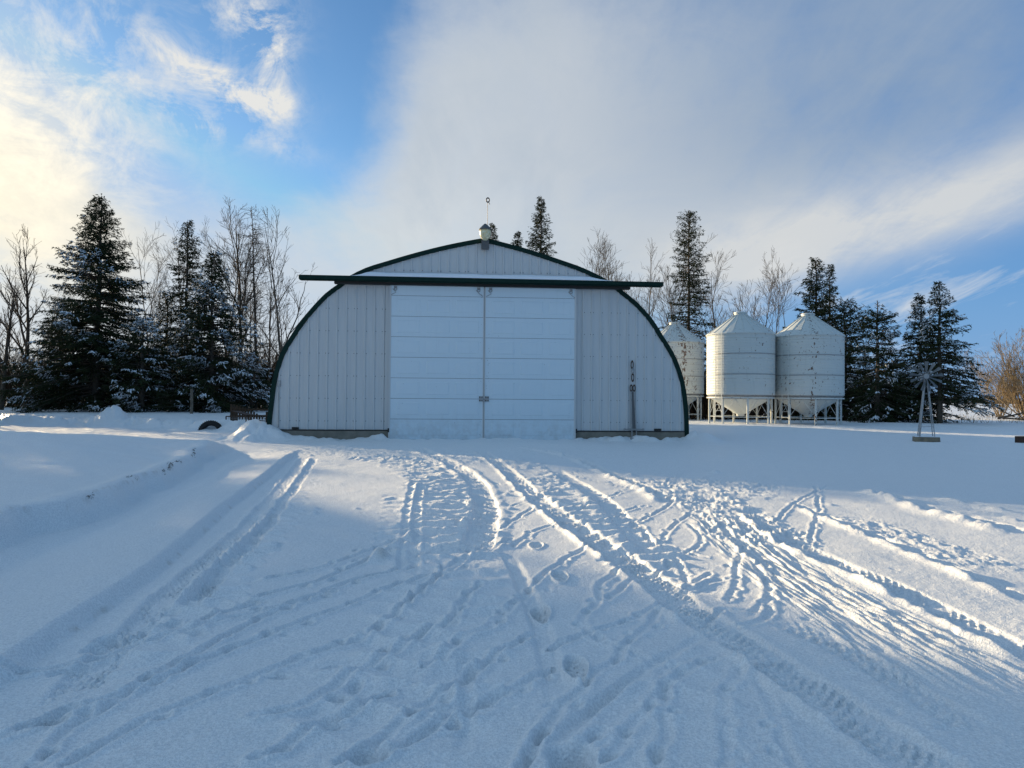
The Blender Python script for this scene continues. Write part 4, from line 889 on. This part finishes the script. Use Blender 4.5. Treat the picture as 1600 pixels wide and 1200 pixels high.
# ---------------------------------------------------------------- yard objects
# lawn windmill on a wooden box
x, y = at(1447, 690); wm = thing('lawn_windmill', 'small metal lawn windmill on an old wooden box, right of the bins', 'windmill', (x, y, gz(x, y) - .03), math.radians(-18))
MB().box(-.39, .39, -.20, .20, 0, .19).box(-.40, .40, -.215, -.203, .05, .08).build('base_box', M['tanwood'], wm, bevel=.01)
MB().box(-.37, .37, -.18, .18, .192, .215).build('base_snow', M['tsnow'], wm, bevel=.01)
HZ = top_z(1447, 588, y) - gz(x, y) + .03; q = MB()
for sx, sy in ((-1, -1), (1, -1), (1, 1), (-1, 1)): q.tube([(.24 * sx, .15 * sy, .19), (.035 * sx, .03 * sy, HZ - .08)], .034 if (sx, sy) == (-1, -1) else .016, 6)
for z in (.55, .95, 1.35, 1.7):
    w = .24 - .205 * (z - .19) / (HZ - .27); d_ = .15 - .12 * (z - .19) / (HZ - .27); c = [(-w, -d_, z), (w, -d_, z), (w, d_, z), (-w, d_, z)]
    for i_ in range(4): q.tube([c[i_], c[(i_ + 1) % 4]], .007, 4)
q.build('tower', M['steel'], wm); MB().lathe([(.0, -.01), (.085, 0), (.095, .05), (.085, .10), (0, .11)], 16).build('hub', M['steel'], wm)
hub = [c_ for c_ in wm.children if c_.name.startswith('hub')][0]; hub.rotation_euler = (math.pi / 2, 0, 0); hub.location = (-.02, -.10, HZ)
for k in range(13):
    a = 2 * math.pi * k / 13 + .1; ca, sa = math.cos(a), math.sin(a); v = []
    for r_, w in ((.08, .016), (.36, .038), (.50, .055), (.52, .04)):
        for q_ in (-1, 1): v.append((-.02 + ca * r_ - sa * w * q_, -.15 + .05 * q_ * r_ / .5, HZ + sa * r_ + ca * w * q_))
    v += [(p[0], p[1] + .004, p[2]) for p in v]
    f = [(0, 1, 3, 2), (2, 3, 5, 4), (4, 5, 7, 6), (9, 8, 10, 11), (11, 10, 12, 13), (13, 12, 14, 15), (0, 2, 10, 8), (2, 4, 12, 10), (4, 6, 14, 12), (3, 1, 9, 11), (5, 3, 11, 13), (7, 5, 13, 15), (6, 7, 15, 14), (1, 0, 8, 9)]
    MB().add(v, f).build('blade', M['bladesteel'], wm)
MB().tube([(-.02, -.1, HZ), (0, .48, HZ)], .012, 5).add([(0, .45, HZ - .04), (0, .82, HZ - .16), (0, .82, HZ + .16), (0, .45, HZ + .04), (.006, .45, HZ - .04), (.006, .82, HZ - .16), (.006, .82, HZ + .16), (.006, .45, HZ + .04)],
    [(0, 1, 2, 3), (7, 6, 5, 4), (0, 4, 5, 1), (1, 5, 6, 2), (2, 6, 7, 3), (3, 7, 4, 0)]).build('tail', M['steel'], wm)
x, y = at(1603, 692); bx_ = thing('planter_box', 'dark wooden planter box cut off by the right edge', 'planter', (x, y, gz(x, y) - .03), .2)
b = MB(); b.box(-.25, .25, -.2, -.17, 0, .25).box(-.25, .25, .17, .2, 0, .25).box(-.25, -.22, -.168, .168, 0, .25).box(.22, .25, -.168, .168, 0, .25).build('side_board', M['darkwood'], bx_, bevel=.006)
MB().box(-.215, .215, -.165, .165, .02, .23).build('planter_snow', M['tsnow'], bx_, bevel=.02)
# tyre half sunk in snow
x, y = at(329, 669, .12); ty = thing('old_tyre', 'old black tyre half buried in snow near the steel rack', 'tyre', (x, y, gz(x, y) - .09), math.radians(12))
prf = [(.27, -.10), (.33, -.125), (.42, -.12), (.455, -.06), (.46, 0), (.455, .06), (.42, .12), (.33, .125), (.27, .10), (.285, .0), (.27, -.10)]
b = MB().lathe(prf, 36)
for k in range(36):
    a = 2 * math.pi * k / 36; ca, sa = math.cos(a), math.sin(a); b.tube([(.46 * ca, .46 * sa, -.10), (.468 * ca, .468 * sa, 0), (.46 * ca, .46 * sa, .10)], .014, 4)
o = b.build('tread_ring', M['rubber'], ty, smooth=True); o.rotation_euler = (math.radians(78), 0, 0)
# posts
x, y = at(299, 652, .15); pt = tag(MB().tube([(0, 0, -.3), (.01, 0, .7), (-.01, 0, 1.42)], [.085, .08, .075], 10).build('wooden_post', M['wood'], None, (x, y, gz(x, y))), 'grey weathered wooden post standing in front of the spruces', 'post')
x, y = at(318, 651, .12); sg = thing('short_steel_stake', 'short dark steel stake with a cap beside the wooden post', 'stake', (x, y, gz(x, y) - .05))
MB().tube([(0, 0, -.2), (0, 0, .45)], .035, 8).build('stake', M['dark'], sg); MB().box(-.07, .07, -.05, .05, .0, .20).tube([(0, 0, .4), (.12, 0, .44)], .02, 6).build('cap', M['dark'], sg, bevel=.01)
# steel rack with mesh panels and a snow covered slatted wooden crate behind it
x, y = at(370, 667, .1); rk = thing('steel_rack', 'rusty steel rack frame with wire mesh sides left of the shed', 'rack', (x, y, gz(x, y) - .04))
sc = y / F; q = MB()
for (a0, zt_) in ((-17, .55), (14.5, .57)): q.tube([(a0 * sc, 0, -.2), (a0 * sc, 0, zt_)], .028, 6)
q.tube([(-17 * sc, 0, .55), (14.5 * sc, 0, .57)], .026, 6).tube([(-17 * sc, 0, .55), (-14 * sc, 1.2, .50)], .022, 6).tube([(14.5 * sc, 0, .57), (4 * sc, 1.2, .50)], .022, 6).tube([(4 * sc, 1.2, .5), (4 * sc, 1.2, -.2)], .024, 6)
q.tube([(-14 * sc, 1.2, .5), (4 * sc, 1.2, .5)], .022, 6).build('frame', M['rust'], rk)
q = MB()
for k in range(11): q.tube([((-16 + 2.9 * k) * sc, .0, .0), ((-16 + 2.9 * k) * sc, .0, .54)], .0045, 4)
for z in (.1, .22, .34, .46): q.tube([(-17 * sc, .0, z), (14.5 * sc, .0, z)], .0045, 4)
q.build('wire_mesh', M['steel'], rk)
q = MB(); q.add([(-13 * sc, .15, .80), (13 * sc, .1, .62), (14 * sc, 1.1, .60), (-12 * sc, 1.2, .76), (-13 * sc, .15, .77), (13 * sc, .1, .59), (14 * sc, 1.1, .57), (-12 * sc, 1.2, .73)],
      [(0, 1, 2, 3), (7, 6, 5, 4), (0, 4, 5, 1), (1, 5, 6, 2), (2, 6, 7, 3), (3, 7, 4, 0)]); q.build('top_board', M['darkwood'], rk)
x2 = far_x(400, y); r2 = thing('wire_pen_panel', 'second mesh pen frame between the steel rack and the shed corner', 'pen frame', (x2, y + .3, gz(x2, y) - .05)); q = MB()
for a0 in (-.40, .42): q.tube([(a0, 0, -.2), (a0, 0, .60)], .026, 6)
q.tube([(-.4, 0, .60), (.42, 0, .60)], .026, 6).tube([(-.4, 0, .42), (.42, 0, .36)], .02, 6).build('frame', M['rust'], r2); q = MB()
for k in range(9): q.tube([(-.4 + .1 * k, 0, 0), (-.4 + .1 * k, 0, .58)], .0045, 4)
for z in (.12, .24): q.tube([(-.4, 0, z), (.42, 0, z)], .0045, 4)
q.build('wire_mesh', M['steel'], r2)
x3 = far_x(388, y + 2.2); sp_ = thing('slatted_crate', 'brown slatted wooden crate leaning behind the steel rack', 'crate', (x3, y + 2.2, gz(x3, y + 2.2) - .05), .1); q = MB()
for k in range(13):
    a0 = -.78 + .125 * k; zt_ = 1.05 - .022 * k ** 1.35; q.box(a0, a0 + .085, 0, .03, .35 if k > 0 else .1, zt_)
q.build('slats', M['brownwood'], sp_, bevel=.004); MB().box(-.8, .86, .032, .09, .45, .55).box(-.8, .86, .032, .09, .75, .84).box(-.8, -.7, .09, 1.0, 0, .9).box(.76, .86, .09, 1.0, 0, .7).build('rails', M['brownwood'], sp_, bevel=.006)
# dead grass and twigs broken out of the plough cut
rg = np.random.default_rng(23); N = 800; yy = rg.uniform(4.6, 15.5, N); kp = vn(yy / .22, yy * 0, 5) + .5 * vn(yy / 1.6, yy * 0, 6) > .02; yy = yy[kp]; N = len(yy)
xx = np.interp(yy, SC_Y, SC_X); xx = xx + 0.16 * fbm(xx / 0.8, yy / 0.8, 11, 3) - .24 + .07 * vn(yy / .5, yy * 0, 9) + rg.normal(0, .014, N)
o = np.c_[xx, yy, base_h(xx, yy) + rg.uniform(-.015, .004, N)]; L, A = grow(rg, o, np.c_[rg.uniform(.2, 1, N), rg.normal(0, .8, N), rg.normal(.1, .35, N)], rg.uniform(.008, .035, N), np.full(N, .0028), 3, .2, 0, np.full(N, .002))
A = np.minimum(A, .0035); v, f = tubes(L, A, 3); tag(new_obj('dead_grass_bits', v, f, M['brush']), 'dead grass and dirt crumbs in the plough cut on the left', None, None, 'stuff')
# fallen limb at the field edge
rg = np.random.default_rng(3); x, y = far_x(1560, 50), 50.0; fl = thing('fallen_branch', 'dark fallen branch lying in sunlit snow before the willows', 'branch', (x, y, gz(x, y) + .15))
L, A = grow(rg, np.array([[0., 0, 0], [0.3, 0, 0], [1.2, .1, .1]]), np.array([[1., .1, .35], [1, -.2, .05], [-1, .1, .8]]), np.array([2.2, 2.6, 2.4]), np.array([.09, .07, .05]), 8, .12, .0)
p, dd, l2, r2_ = kids(rg, L, A, np.array([2.2, 2.6, 2.4]), 12, .2, 1, 45, .4, .2); L2, A2 = grow(rg, p, dd, l2, r2_, 5, .15, .02)
v, f = tubes(L, A, 6); new_obj('limb', v, f, M['bark'], fl); v, f = tubes(L2, A2, 4); new_obj('twigs', v, f, M['bark'], fl)
